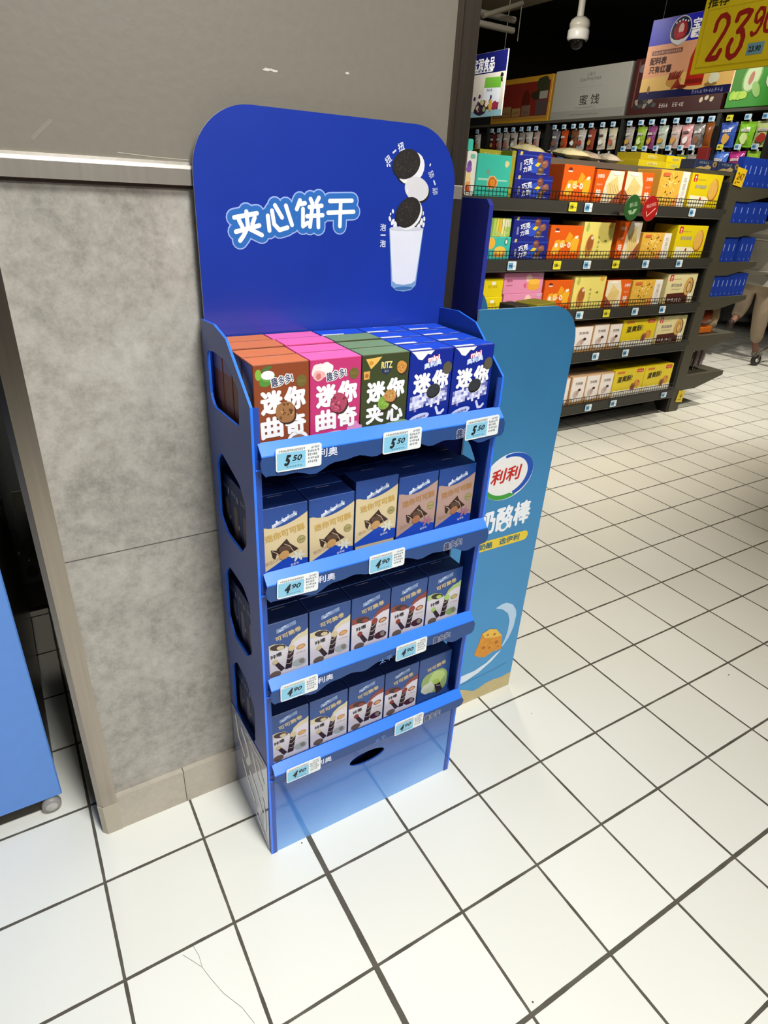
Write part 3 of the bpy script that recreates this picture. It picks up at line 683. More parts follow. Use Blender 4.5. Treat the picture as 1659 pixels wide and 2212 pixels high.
def box_crisp(cream, nut, word, accent):
    h = 0.160
    b = carton(0.1065, h, BD, M('1d4690', 0.4, coat=0.15), M('10265c', 0.5))  # navy top paints in the shade beneath the shelf above
    shaded_side_print(b, h, '6a5a50')
    wave_top(b, 0.1065, h, None, cream, 0.119, 0.109, 0.137)
    b.poly([(-0.0525, 0.001), (0.0525, 0.001), (0.0525, 0.026), (0.03, 0.030), (0.005, 0.040), (-0.02, 0.026), (-0.0525, 0.010)], M('1d46b0', 0.4), 2)
    b.mosaic(-0.026, 0.1140, 0.0042, 13, [(0, 2), (0, 2), (0, 3)], 0.0016, ('c9cfdc', 'a3b0ca', 'dfe3ea', '8a9cc0'), 3, 2)
    b.text('迷你可可酥', 0.002, 0.098, 0.0155, word, 2, w=0.088, rot=9, bold=0.03)
    b.ell(0.038, 0.074, 0.0098, 0.0098, M('8f854e'), 2); b.ell(0.038, 0.074, 0.0080, 0.0080, M('a59a62'), 3); b.scribble(0.032, 0.072, 0.044, 0.004, M('6f6636'), 4, 6, 4)
    CH = M('3a2419', 0.5); g = lambda L: [(x * .88, .060 + (y - .075) * .80) for x, y in L]
    b.poly(g([(-0.034, 0.080), (-0.016, 0.074), (-0.024, 0.050), (-0.030, 0.056)]), CH, 3); b.poly(g([(0.006, 0.104), (0.014, 0.088), (0.036, 0.066), (0.010, 0.056), (-0.016, 0.060), (-0.020, 0.078)]), CH, 3)
    b.poly(g([(-0.013, 0.084), (0.010, 0.084), (0.020, 0.070), (0.000, 0.062), (-0.014, 0.070)]), M('59402f', 0.5), 4)
    b.stroke(g([(-0.030, 0.076), (-0.018, 0.066), (-0.012, 0.058)]), 0.0014, M('c9b394'), 5); b.stroke(g([(0.000, 0.090), (0.014, 0.080), (0.022, 0.062)]), 0.0014, M('c9b394'), 5)
    b.ell(-0.001, 0.046, 0.0115, 0.0100, nut, 6, 30)
    for q in range(6): b.ell(0.030 + 0.009 * math.cos(q * 1.05), 0.036 + 0.007 * math.sin(q * 1.05), 0.0075, 0.003, accent, 4, q * 60, n=10)
    b.text('臻选口味', -0.026, 0.036, 0.009, M('b9977a'), 2, w=0.036, rot=14, bold=0.01); b.text('香草味', 0.022, 0.018, 0.006, M('e0e0ea'), 3, rot=8, bold=0.01)
    return b
def box_roll(swirl, acc, badge, fruit):
    h = 0.157
    b = carton(0.1065, h, BD, M('2a4a86', 0.4, coat=0.15), M('101f44', 0.5))  # shelf shade is painted into the darker top
    shaded_side_print(b, h, '6e6a74')
    b.poly([(-0.052, 0.001), (0.052, 0.001), (0.052, 0.107), (0.030, 0.104), (0.010, 0.090), (0.004, 0.080), (-0.006, 0.086), (-0.030, 0.092), (-0.052, 0.090)], M('d4cdd2', 0.45), 1)
    b.poly([(0.052, 0.118), (0.044, 0.112), (0.028, 0.108), (0.012, 0.096), (0.006, 0.080), (0.020, 0.090), (0.034, 0.096), (0.052, 0.098)], swirl, 2)
    b.poly([(-0.052, 0.098), (-0.030, 0.100), (-0.010, 0.094), (0.004, 0.078), (-0.012, 0.082), (-0.052, 0.082)], swirl, 2)
    b.ell(-0.022, 0.088, 0.019, 0.0085, M('3e2d24'), 3, -14); b.ell(-0.016, 0.085, 0.009, 0.0055, acc, 4, -14)
    b.text('可可脆卷', 0.004, 0.118, 0.0130, M('cdb98a'), 2, w=0.062, rot=12, bold=0.03)
    b.mosaic(-0.024, 0.1280, 0.0058, 8, [(0, 2), (0, 2)], 0.0014, ('9fb0cc', '8296bb', 'b9c6d8', '6e86b2'), 3, 3)
    b.text('咔嚓', -0.026, 0.066, 0.0120, M('2b2522'), 2, w=0.026, rot=8, bold=0.03)
    b.poly([(0.004, 0.074), (0.018, 0.073), (0.010, 0.018), (-0.006, 0.018)], M('32232a'), 4)
    for q in range(3): b.stroke([(-0.002 + q * 0.001, 0.034 + q * 0.014), (0.006, 0.031 + q * 0.014), (0.014, 0.038 + q * 0.014)], 0.0017, M('b9a99c'), 5)
    b.ell(0.011, 0.075, 0.0085, 0.0085, acc, 6); b.poly([(-0.034, 0.048), (-0.026, 0.052), (-0.006, 0.022), (-0.016, 0.016)], M('3b2a30'), 3); b.ell(-0.029, 0.049, 0.007, 0.007, acc, 4)
    b.ell(0.034, 0.070, 0.0115, 0.0068, badge, 3, 8); b.ell(0.034, 0.070, 0.0085, 0.0045, M('cfa26e'), 4, 8); b.scribble(0.022, 0.052, 0.046, 0.004, M('a08478'), 2, 2, 7)
    b.blob(0.030, 0.025, 0.017, fruit, 2, 7, jit=0.12, sy=0.7); b.blob(0.036, 0.027, 0.007, M('8a7f78'), 3, 5); b.ell(-0.030, 0.012, 0.014, 0.010, M('6b594c'), 3)
    return b
def box_matcha():
    b = box_roll(M('a9bf7c'), M('a8c766'), M('7fa04a'), M('8fae66')); return b
def box_matcha_big():
    b = carton(0.1065, 0.157, BD, M('2a4a86', 0.4, coat=0.15), M('16294f', 0.5))  # dark top carries painted shade from the shelf
    b.text('可可脆卷', 0.004, 0.118, 0.0130, M('cdb98a'), 2, w=0.062, rot=12, bold=0.03)
    b.blob(0.004, 0.062, 0.048, M('93a86a', 0.6), 1, 5, 18, 0.10, 0.85); b.blob(0.010, 0.075, 0.030, M('b4c878', 0.6), 2, 6, 16, 0.15, 0.7); b.blob(-0.018, 0.045, 0.022, M('c9cdb8'), 3, 7, 12, 0.2)
    b.poly([(0.000, 0.062), (0.022, 0.052), (0.034, 0.020), (0.014, 0.012)], M('33262c'), 4); b.ell(0.008, 0.060, 0.013, 0.009, M('9fbb58'), 5, -25)
    b.stroke([(0.010, 0.045), (0.026, 0.038)], 0.0017, M('b9a99c'), 5)
    return b
kinds = dict(coconut=(box_coconut().data('biscuit_box'), 'brown coconut cookie box'),
             pink=(box_pink().data('biscuit_box'), 'pink flower cookie box'),
             green=(box_green().data('biscuit_box'), 'dark green cracker box'),
             blue=(box_blue().data('biscuit_box'), 'royal blue cookie box'),
             crispv=(box_crisp(M('d3bf94', 0.45), M('c2955a'), M('c19c4c'), M('d8d6c4')).data('biscuit_box'), 'cream cocoa crisp box'),
             crispp=(box_crisp(M('b09184', 0.45), M('a8704f'), M('ab7b48'), M('a87486')).data('biscuit_box'), 'pinkish cocoa crisp box'),
             rollv=(box_roll(M('cfc4a0'), M('c9b890'), M('b9803e'), M('a9b0aa')).data('biscuit_box'), 'cream swirl roll box'),
             rollr=(box_roll(M('8a4334'), M('8d3c30'), M('7c3a33'), M('4a1f2c')).data('biscuit_box'), 'red swirl roll box'),
             rollm=(box_matcha().data('biscuit_box'), 'green swirl roll box'),
             rollg=(box_matcha_big().data('biscuit_box'), 'green splash roll box'))
rows = [('coconut', 'pink', 'green', 'blue', 'blue'), ('crispv', 'crispv', 'crispv', 'crispp', 'crispp'), ('rollv', 'rollv', 'rollr', 'rollr', 'rollm'), ('rollv', 'rollv', 'rollr', 'rollr', 'rollg')]
colname = ['leftmost column', 'second column from left', 'middle column', 'fourth column from left', 'rightmost column']
dep = ['frontmost', 'second from front', 'third from front', 'rearmost']
for r, row in enumerate(rows):
    for c, kd in enumerate(row):
        for k in range(4):
            me, desc = kinds['blue' if (r == 0 and c == 2 and k == 3) else kd]
            x = 0.4625 + c * 0.1092
            y = -0.3605 + k * 0.0572; z = SHZ[r] + 0.0006; extra = 0.0; rz = random.uniform(-0.02, 0.02) if k else 0
            if r == 0 and c < 3: z += (0, 0, 0.002, 0)[k]
            if r == 1:
                if c == 2 and k == 0: z += 0.0195; 
                if c >= 3: z += 0.008 if k == 0 else 0
                if c == 0 and k >= 1: z += 0.0
            if r >= 1: y = -0.3525 + k * 0.0567; pass
            o = obj_from(me, 'biscuit_box', (x, y, z), '%s, %s in the %s, %s shelf' % (desc, dep[k], colname[c], rown[r]), 'biscuit box', 'biscuit boxes on the %s shelf of the blue stand' % rown[r], rz)
            if r == 1 and c == 2 and k == 0:   # this box is perched on a small tray
                b = B(); b.box(x - 0.05, x + 0.05, y, y + 0.05, SHZ[r] + 0.0003, z - 0.0003, M('b9a987'))
                tag(b.build('cardboard_packer'), 'flat cardboard packer under the raised cream box on the second shelf', 'cardboard')
            if r == 1 and c >= 3 and k == 0:
                b = B(); b.box(x - 0.05, x + 0.05, y, y + 0.05, SHZ[r] + 0.0003, z - 0.0003, M('b9a987'))
                tag(b.build('cardboard_packer'), 'thin cardboard packer under the %s pinkish cocoa crisp box' % ('left' if c == 3 else 'right'), 'cardboard')

# ================================================================== SECOND DISPLAY STAND (light blue side panel)
st2 = thing('display_stand', (0, 0, 0), 'light blue cardboard display stand right of the pillar, behind the biscuit stand', 'display stand')
PB = gradient_material('poster_blue_gradient', ((0.0, '3f97d0'), (0.5, '3d88bb'), (1.0, '2f6c95')), 0.0, 1.34, rough=0.42, coat=0.1); PBD = M('2c2f7a', 0.5)  # panel blue gets darker towards the top
px0, px1, pz1, pr = 1.045, 1.392, 1.338, 0.10
out = [(px0, 0), (px1 - 0.003, 0)] + [(px1 - pr + pr * math.cos(math.radians(90 * k / 10)), pz1 - pr + pr * math.sin(math.radians(90 * k / 10))) for k in range(11)] + [(px0, pz1)]
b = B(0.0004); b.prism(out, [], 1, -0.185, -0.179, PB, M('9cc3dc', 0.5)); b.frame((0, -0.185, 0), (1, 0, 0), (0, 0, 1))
# sand and water at the foot
b.poly([(1.046, 0.001), (1.388, 0.001), (1.389, 0.064), (1.3444, 0.0556), (1.31, 0.060), (1.2745, 0.059), (1.245, 0.048), (1.2178, 0.0447), (1.18, 0.066), (1.1515, 0.0785), (1.10, 0.07), (1.046, 0.08)], M('c7b684', 0.6, var=0.1), 1)
b.stroke([(1.16, 0.098), (1.24, 0.104), (1.30, 0.108), (1.355, 0.118)], 0.004, M('3a82b4'), 1)
# white swoosh
b.poly([(1.262, 0.385), (1.285, 0.393), (1.307, 0.3942), (1.338, 0.376), (1.356, 0.350), (1.363, 0.3254), (1.360, 0.275), (1.346, 0.234), (1.326, 0.206), (1.3175, 0.2037), (1.330, 0.235), (1.336, 0.27), (1.3354, 0.311), (1.322, 0.345), (1.295, 0.37)], M('b9d3ea', 0.5), 1)
b.poly([(1.12, 0.100), (1.18, 0.108), (1.231, 0.124), (1.285, 0.156), (1.322, 0.190), (1.300, 0.182), (1.26, 0.155), (1.21, 0.140), (1.15, 0.138), (1.12, 0.13)], M('dfe9f1', 0.5), 1)
# cheese wedge
b.poly([(1.197, 0.216), (1.212, 0.262), (1.2193, 0.2971), (1.25, 0.305), (1.2803, 0.2946), (1.3123, 0.2549), (1.3191, 0.1948), (1.28, 0.198), (1.25, 0.186), (1.22, 0.196)], M('d8902c', 0.6, var=0.25, scale=60), 2)
b.poly([(1.2193, 0.2971), (1.25, 0.305), (1.2803, 0.2946), (1.3123, 0.2549), (1.270, 0.262), (1.235, 0.272)], M('e8bb4e', 0.6), 3)
for x, z, r_ in ((1.235, 0.232, 0.007), (1.262, 0.222, 0.005), (1.29, 0.236, 0.008), (1.245, 0.283, 0.005), (1.275, 0.275, 0.006), (1.30, 0.214, 0.004)): b.ell(x, z, r_, r_ * 0.8, M('b06a1c', 0.6), 4)
# oval emblem
b.ell(1.2245, 0.8665, 0.094, 0.0735, M('e8ecef', 0.4), 1, 8, 36); b.ell(1.2275, 0.8690, 0.090, 0.069, M('1c50b0', 0.4), 2, 8, 36, -80, 100)
b.ell(1.2215, 0.8640, 0.089, 0.069, M('3c9a3a', 0.4), 2, 8, 30, 185, 290); b.ell(1.2185, 0.8690, 0.078, 0.059, M('ece9e6', 0.4), 3, 8, 36)
b.text('利利', 1.2145, 0.874, 0.044, M('c3221c', 0.4), 4, w=0.112, rot=3, shear=0.15, bold=0.03)
b.text('奶酪棒', 1.236, 0.729, 0.078, M('eef2f6', 0.4), 2, w=0.200, rot=2, bold=0.035); b.ell(1.236, 0.702, 0.020, 0.020, M('eef2f6', 0.4), 2); b.ell(1.236, 0.702, 0.011, 0.011, M('4a97c4', 0.4), 5)
b.rrect(1.085, 0.628, 1.346, 0.662, 0.0165, M('e8c93a', 0.45), 1)
b.text('吃奶酪', 1.165, 0.645, 0.021, M('2b6a7c'), 2, w=0.075, bold=0.03); b.text('选伊利', 1.270, 0.646, 0.021, M('2b6a7c'), 2, w=0.080, bold=0.03)
b.ell(1.317, 0.812, 0.003, 0.003, M('3c86b4'), 1)
b.build('side_panel', st2)
b = B(); b.prism(chamf([(-0.170, 0), (-0.170, 1.576), (0.18, 1.576), (0.18, 0)], 0.012), [], 0, 1.050, 1.062, M('1c2474', 0.5), M('26308c', 0.5)); b.build('header_board', st2)
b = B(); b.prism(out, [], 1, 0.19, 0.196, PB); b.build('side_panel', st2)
for z in (0.32, 0.62, 0.92, 1.22):
    b = B(); b.box(1.062, 1.385, -0.179, 0.19, z - 0.006, z, M('3f7fb0')); b.build('shelf', st2)
b = B(0.0004); b.box(-0.045, 0.045, 0, 0.07, 0, 0.118, M('8f8226', 0.5), 0.002); b.frame((0, 0, 0), (1, 0, 0), (0, 0, 1)); b.rrect(-0.035, 0.02, 0.035, 0.095, 0.01, M('6f6a1a'), 1); b.blob(0.01, 0.05, 0.016, M('4a3d14'), 2, 3)
tag(b.build('snack_box', loc=(1.30, -0.15, 1.2205), rz=0.25), 'olive yellow snack box showing over the top edge of the light blue stand', 'snack box')
b = B(0.0004); b.box(-0.025, 0.025, 0, 0.06, 0, 0.116, M('3c3326', 0.5), 0.002); b.frame((0, 0, 0), (1, 0, 0), (0, 0, 1)); b.poly([(-0.02, 0.02), (0.02, 0.02), (0.02, 0.09)], M('54462f'), 1)
tag(b.build('snack_box', loc=(1.215, -0.15, 1.2205), rz=0.1), 'dark brown snack box beside the olive one on the light blue stand', 'snack box')

# ================================================================== GONDOLA SHELVING
GX0, GX1, GYF, GYB = 2.36, 4.745, 1.655, 2.10
DK = M('34332f', 0.5, var=0.08, scale=8); BK = M('1b1a17', 0.6); OL = M('454234', 0.55, var=0.06, scale=6)
gon = thing('gondola_shelving', (0, 0, 0), 'long black supermarket shelving unit with five shelves of boxed cakes', 'shelving unit')
SZ = (1.565, 1.232, 0.912, 0.614, 0.226)
b = B(); b.box(GX0, 4.83, GYB, GYB + 0.03, 0.05, 1.80, M('221e18', 0.7)); b.build('back_panel', gon)
for x in (GX0, 3.58, 4.80):
    b = B(); b.box(x, x + 0.03, GYB - 0.05, GYB, 0, 1.80, BK); b.build('upright', gon)
for x in (GX0, 4.80):
    b = B(); b.prism([(1.72, 0), (1.80, 0), (1.88, 0.09), (GYB, 0.09), (GYB, 1.74), (1.72, 1.74)] if x > 4 else [(1.72, 0), (GYB, 0), (GYB, 1.74), (1.72, 1.74)], [], 0, x, x + 0.022, BK); b.build('end_panel', gon)
b = B(); b.box(GX0, 4.83, 1.90, 2.30, 1.765, 1.80, M('5b574c', 0.5)); b.build('top_deck', gon)
b = B(); b.box(GX0 + 0.02, 4.79, 1.95, 2.09, 0.0, 0.16, M('12110e', 0.8)); b.build('kick_plate', gon)
WIRE = M('241c14', 0.4, metal=0.3)
for k, z in enumerate(SZ):
    b = B(); b.box(GX0 + 0.02, GX1 + 0.05, GYF + 0.012, GYB, z - 0.03, z, DK); sh = b.build('shelf', gon)
    b = B(); b.prism([(GYF, z - 0.062), (GYF + 0.010, z - 0.066), (GYF + 0.012, z - 0.002), (GYF + 0.004, z)], [], 0, GX0, GX1, DK)
    b.prism([(GYF - 0.004, z - 0.066), (GYF + 0.010, z - 0.068), (GYF + 0.010, z - 0.062), (GYF - 0.004, z - 0.062)], [], 0, GX0, GX1, M('55524a', 0.4)); b.build('price_rail', sh)
    b = B(); zz = z + 0.002; yy = GYF + 0.012; hh = 0.048
    b.tube([(GX0 + 0.03, yy, zz + hh), (GX1 - 0.02, yy, zz + hh)], 0.0026, WIRE, 5); b.tube([(GX0 + 0.03, yy, zz + 0.006), (GX1 - 0.02, yy, zz + 0.006)], 0.0016, WIRE, 5)
    for i in range(int((GX1 - GX0 - 0.05) / 0.027)):
        x = GX0 + 0.03 + i * 0.027; b.box(x - 0.0013, x + 0.0013, yy - 0.0012, yy + 0.0012, zz, zz + hh, WIRE)
    b.build('wire_fence', sh)

# cartons on it; each drawn from its own front
def cake(w, h, d, body, draw, top=None, side=None):
    b = B(0.0006); b.box(-w / 2, w / 2, 0, d, 0, h, body, 0.002, top=top)
    if side: b.frame((-w / 2, 0, 0), (0, -1, 0), (0, 0, 1)); b.rect(-d + 0.003, 0.003, -0.003, h - 0.003, side, 1)
    b.frame((0, 0, h), (1, 0, 0), (0, 1, 0)); b.rect(-w / 2 + 0.01, d * 0.5 - 0.001, w / 2 - 0.01, d * 0.5 + 0.001, M('6d675c'), 1)
    b.frame((-w / 2, 0, 0), (1, 0, 0), (0, 0, 1)); draw(b, w, h); return b
def d_teal(b, w, h):
    b.blob(w * .48, h * .34, 0.036, M('e8b27a'), 1, 3, sy=1.0); b.blob(w * .48, h * .34, 0.029, M('b86a20'), 2, 4, sy=.95); b.blob(w * .485, h * .33, 0.022, M('e08a2c'), 3, 5, sy=.9)
    b.blob(w * .33, h * .58, 0.013, M('7a9a86'), 1, 6); b.rect(w * .05, h * .38, w * .36, h * .43, M('a8e0cf'), 1); b.rect(w * .62, h * .38, w * .92, h * .415, M('a8e0cf'), 1)
    b.blob(w * .86, h * .80, 0.014, M('dcd6a4'), 1, 8, sy=1.3)
def d_choc(b, w, h):
    b.rect(0.001, h * .80, w - .001, h * .84, M('2f54c0'), 1); b.ell(w * .55, h * .40, w * .22, h * .30, M('2c50c8'), 1, 10)
    b.blob(w * .10, h * .88, 0.010, M('d8c36a'), 2, 2)
    for q, (x, y) in enumerate(((.66, .72), (.82, .50), (.72, .20))): b.blob(w * x, h * y, 0.026, M(('7c4a3c', '8a5848', '5d4a30')[q]), 2, q, 10, .12, .85); b.ell(w * x - .004, h * y + .008, 0.014, 0.006, M('a87464'), 3)
    b.poly([(w * .52, h * .42), (w * .60, h * .56), (w * .70, h * .52), (w * .62, h * .36)], M('e8cf2e'), 3)
    b.text('巧克', w * .32, h * .55, h * .26, M('e6ecfa'), 3, rot=12, w=w * .26, bold=0.04); b.text('力派', w * .32, h * .25, h * .22, M('e6ecfa'), 3, rot=12, w=w * .24, bold=0.04)
    b.rect(w * .10, h * .15, w * .15, h * .5, M('8d93b8'), 2); b.scribble(w * .6, h * .05, w * .9, h * .05, M('c8d2f0'), 3, 3)
def d_oran(b, w, h):
    b.poly([(w * .48, h * .55), (w * .58, h * .82), (w * .72, h * .70), (w * .62, h * .45)], M('eaa01e'), 1); b.poly([(w * .70, h * .2), (w * .90, h * .2), (w * .93, h * .60), (w * .80, h * .72), (w * .66, h * .55)], M('f0b22a'), 1)
    b.blob(w * .28, h * .42, 0.034, M('f2a528'), 1, 3); b.blob(w * .22, h * .28, 0.030, M('f0b838'), 2, 4); b.blob(w * .42, h * .46, 0.022, M('f6c850'), 2, 5)
    b.blob(w * .20, h * .86, 0.016, M('6a2626'), 2, 3, sy=.8); b.rect(w * .13, h * .80, w * .27, h * .84, M('f4d8c8'), 3)
    for q in range(2): b.ell(w * (.22 + .17 * q), h * .42, 0.013, 0.013, M('f8f0ea'), 4)
    b.ell(w * .39, h * .43, 0.007, 0.006, M('f2a528'), 5); b.rect(w * .46, h * .41, w * .54, h * .44, M('f8f0ea'), 4); b.ell(w * .62, h * .43, 0.014, 0.017, M('f8f0ea'), 4); b.ell(w * .62, h * .43, 0.006, 0.009, M('e88a2a'), 5)
    b.ell(w * .83, h * .66, 0.016, 0.009, M('f6ead8'), 3, 20)
def d_wafer(b, w, h, flip=False):
    f = (lambda x: w - x) if flip else (lambda x: x)
    b.poly([(f(w * .30), 0.001), (f(w - .001), 0.001), (f(w - .001), h - .001), (f(w * .48), h - .001), (f(w * .36), h * .62)], M('f0e6ca'), 1)
    b.poly([(f(w * .55), h * .1), (f(w * .95), h * .3), (f(w * .75), h * .85), (f(w * .42), h * .55)], M('ecd28a'), 2)
    for q in range(4): b.stroke([(f(w * (.50 + q * .09)), h * (.62 - q * .02)), (f(w * (.66 + q * .09)), h * (.22 + q * .04))], 0.003, M('c9a860'), 3, 6)
    b.poly([(f(w * .999), 0.001), (f(w * .999), h * .45), (f(w * .60), 0.001)], M('a4583c'), 3); b.ell(f(w * .72), h * .92, w * .16, h * .06, M('faf4e8'), 3)
    b.text('沙琪玛', f(w * .16), h * .80, 0.022, M('fbe9da'), 2, w=w * .24, bold=.03); b.text('味', f(w * .16), h * .30, 0.040, M('fbe9da'), 2, w=w * .16, bold=.04); b.scribble(f(w * .16) - .025, h * .52, f(w * .16) + .025, .012, M('f6cdb0'), 2, 3)
def d_nood(b, w, h):
    b.rect(w * .74, 0.001, w - .001, h - .001, M('f0ece4'), 1); b.text('鸡\n蛋\n沙\n琪', w * .87, h * .48, h * .72, M('b9b2a6'), 2, w=w * .11, bold=0)
    rnd = random.Random(3)
    for q in range(26): 
        x, y, a = rnd.uniform(.06, .66) * w, rnd.uniform(.08, .9) * h, rnd.uniform(0, 3.1); L = .02
        x2 = min(max(x + L * math.cos(a), 0.01), w * .71); y2 = min(max(y + L * math.sin(a), 0.01), h - .01)
        b.stroke([(x, y), (x2, y2)], 0.010, M(rnd.choice(('f2d060', 'e8b93c', 'f6dd86'))), 1 + q % 3, 6)
    for q in range(12): b.blob(rnd.uniform(.08, .66) * w, rnd.uniform(.15, .85) * h, 0.006, M('6a4416'), 5, q, 8, .3, .6)
    b.rrect(w * .08, h * .82, w * .30, h * .92, .005, M('d86a3c'), 5); b.poly([(w * .5, .001), (w * .735, .001), (w * .735, h * .4)], M('e8924e'), 4)
def d_bisc(b, w, h, brown=False):
    b.rrect(w * .06, h * .76, w * .17, h * .96, .004, M('c8302a'), 1); b.blob(w * .115, h * .88, .008, M('f4dcd8'), 2, 2); b.blob(w * .115, h * .80, .006, M('f4dcd8'), 2, 3)
    cx = w * .76; b.ell(cx, h * .54, w * .155, h * .33, M('3c221c' if brown else 'b8641e'), 1, 0, 28); b.ell(cx - .006, h * .56, w * .14, h * .30, M('d2a45a' if brown else 'e0b050', .6, var=.2), 2, 0, 28)
    if brown: b.ell(cx, h * .54, w * .07, h * .18, M('4a2c20'), 3); b.ell(cx, h * .54, w * .055, h * .155, M('dcb878'), 4)
    b.text('厚切曲奇', w * .33, h * .62, h * .10, M('a8a892' if not brown else 'a89a8a'), 2, w=w * .36, bold=.04); b.scribble(w * .16, h * .80, w * .46, .008, M('b8a850'), 2, 4, 8)
    if brown:
        b.poly([(w * .07, h * .02), (w * .80, h * .02), (w * .80, h * .26), (w * .62, h * .36), (w * .07, h * .34)], M('54231c'), 1); b.text('牛乳夹心', w * .36, h * .12, h * .11, M('e9dfd8'), 3, w=w * .5, bold=.03); b.blob(w * .86, h * .22, .026, M('f0ece6'), 3, 5)
        b.scribble(w * .16, h * .46, w * .5, .009, M('b8a67e'), 2, 8, 8)
    else:
        b.poly([(w * .03, h * .02), (w * .5, h * .02), (w * .70, h * .24), (w * .58, h * .34), (w * .06, h * .36)], M('f2eecc'), 1); b.blob(w * .40, h * .26, .009, M('b8322a'), 3, 3, sy=1.6)
def d_green(b, w, h):
    for q in range(7): b.poly([(w * (.04 + q * .13), .001), (w * (.14 + q * .13), .001), (w * (.17 + q * .13), h * .98), (w * (.08 + q * .13), h * .98)], M(('7fb04a', 'b9d46a', 'e8d44e', 'f0b93a', 'f2e69a', 'd7dc8e', 'a4c65e')[q]), 1)
    for q in range(5): b.stroke([(w * (.62 + q * .08), h * .55), (w * (.58 + q * .08), h * .92)], .005, M('f6f4e6'), 3, 6)
    for q in range(10): b.blob(w * random.Random(q).uniform(.2, .9), h * random.Random(q + 9).uniform(.05, .4), .008, M('b4d07a'), 2, q)
def d_bun(b, w, h):
    b.ell(w * .16, h * .72, w * .16, h * .26, M('f2b93c'), 1); b.ell(w * .56, h * .42, w * .24, h * .17, M('f4c850'), 2); b.poly([(w * .33, h * .12), (w * .79, h * .12), (w * .80, h * .42), (w * .32, h * .42)], M('e89a3a'), 1); b.ell(w * .80, h * .80, .014, .02, M('3f7f78'), 2); b.ell(w * .80, h * .79, .008, .012, M('f0e8da'), 3)
def d_yel(b, w, h):
    b.scribble(w * .3, h * .5, w * .75, .016, M('b8a018'), 1, 4, 5); b.rrect(w * .45, h * .66, w * .65, h * .84, .01, M('f0eee0'), 1)
def d_pink(b, w, h):
    b.ell(w * .76, h * .56, w * .15, h * .15, M('f2bb48'), 2); b.poly([(w * .61, h * .25), (w * .91, h * .25), (w * .91, h * .55), (w * .61, h * .55)], M('e8a83c'), 1); b.ell(w * .76, h * .26, w * .15, h * .12, M('e8a83c'), 1)
    b.blob(w * .62, h * .74, .024, M('f4ccc0'), 1, 3); b.blob(w * .54, h * .38, .014, M('d8647c'), 1, 5); b.text('蛋糕', w * .14, h * .62, h * .12, M('a0506c'), 1, w=w * .14, bold=.01); b.rect(w * .06, h * .38, w * .22, h * .42, M('a85c78'), 1); b.ell(w * .90, h * .90, .018, .01, M('c8b4bc'), 2)
def d_cream(b, w, h):
    b.ell(w * .26, h * .36, w * .12, h * .32, M('c88a3e'), 1, -6); b.ell(w * .27, h * .44, w * .10, h * .20, M('a8602c'), 2, -6); b.ell(w * .31, h * .58, w * .045, h * .05, M('e8d8b4'), 3)
    b.blob(w * .86, h * .92, .020, M('e8b048'), 1, 4); b.blob(w * .12, h * .86, .016, M('b8c060'), 1, 6, sy=1.6)
    b.text('山', w * .53, h * .60, h * .07, M('8f8a3c'), 2, bold=.02)
    for q, t_ in enumerate('药小酥'): b.text(t_, w * .54, h * (.46 - q * .12), h * .08, M('a8a45a'), 2, bold=.02)
    b.stroke([(w * .70, h * .5), (w * .80, h * .5)], .003, M('8f8a3c'), 2, 6); b.blob(w * .77, h * .50, .008, M('6f7a2c'), 2, 3)
def d_sesa(b, w, h):
    b.poly([(w * .04, h * .30), (w * .28, h * .06), (w * .97, h * .12), (w * .97, h * .97), (w * .06, h * .97)], M('efe9e6'), 1); b.rect(.001, .001, w - .001, h * .06, M('c99a5a'), 1)
    b.ell(w * .42, h * .36, w * .22, h * .13, M('cdbcb4'), 2, 30); b.blob(w * .62, h * .50, .014, M('4a2620'), 4, 3, sy=.8); b.ell(w * .50, h * .42, w * .06, h * .12, M('b89a90'), 3, -30)
    b.text('芝麻糕', w * .52, h * .74, h * .10, M('8f8580'), 2, w=w * .5, bold=.02)
def d_egg(b, w, h):
    pts = [(.001, .001), (w - .001, .001), (w - .001, h * .26)] + [(w * (1 - k / 12), h * (.22 + .035 * (k % 2))) for k in range(1, 12)] + [(.001, h * .2)]
    b.poly(pts, M('f2efe6'), 1); b.text('蛋黄酥!', w * .36, h * .66, h * .22, M('3a3418'), 2, w=w * .48, rot=3, bold=.02, shear=.1)
    b.blob(w * .68, h * .32, .030, M('a86a44'), 3, 2); b.blob(w * .80, h * .42, .034, M('d89a3c'), 2, 3); b.blob(w * .67, h * .31, .019, M('7c4a3c'), 4, 5); b.ell(w * .84, h * .50, .009, .006, M('c04a24'), 5)
    b.rrect(w * .72, h * .84, w * .94, h * .97, .006, M('d0402c'), 2); b.rrect(w * .08, h * .86, w * .32, h * .94, .006, M('d07a2c'), 2); b.scribble(w * .75, h * .88, w * .91, .010, M('f4d8c8'), 3, 3, 4)
Y_ = 'e6cf1c'
def D(y=0.26): return y
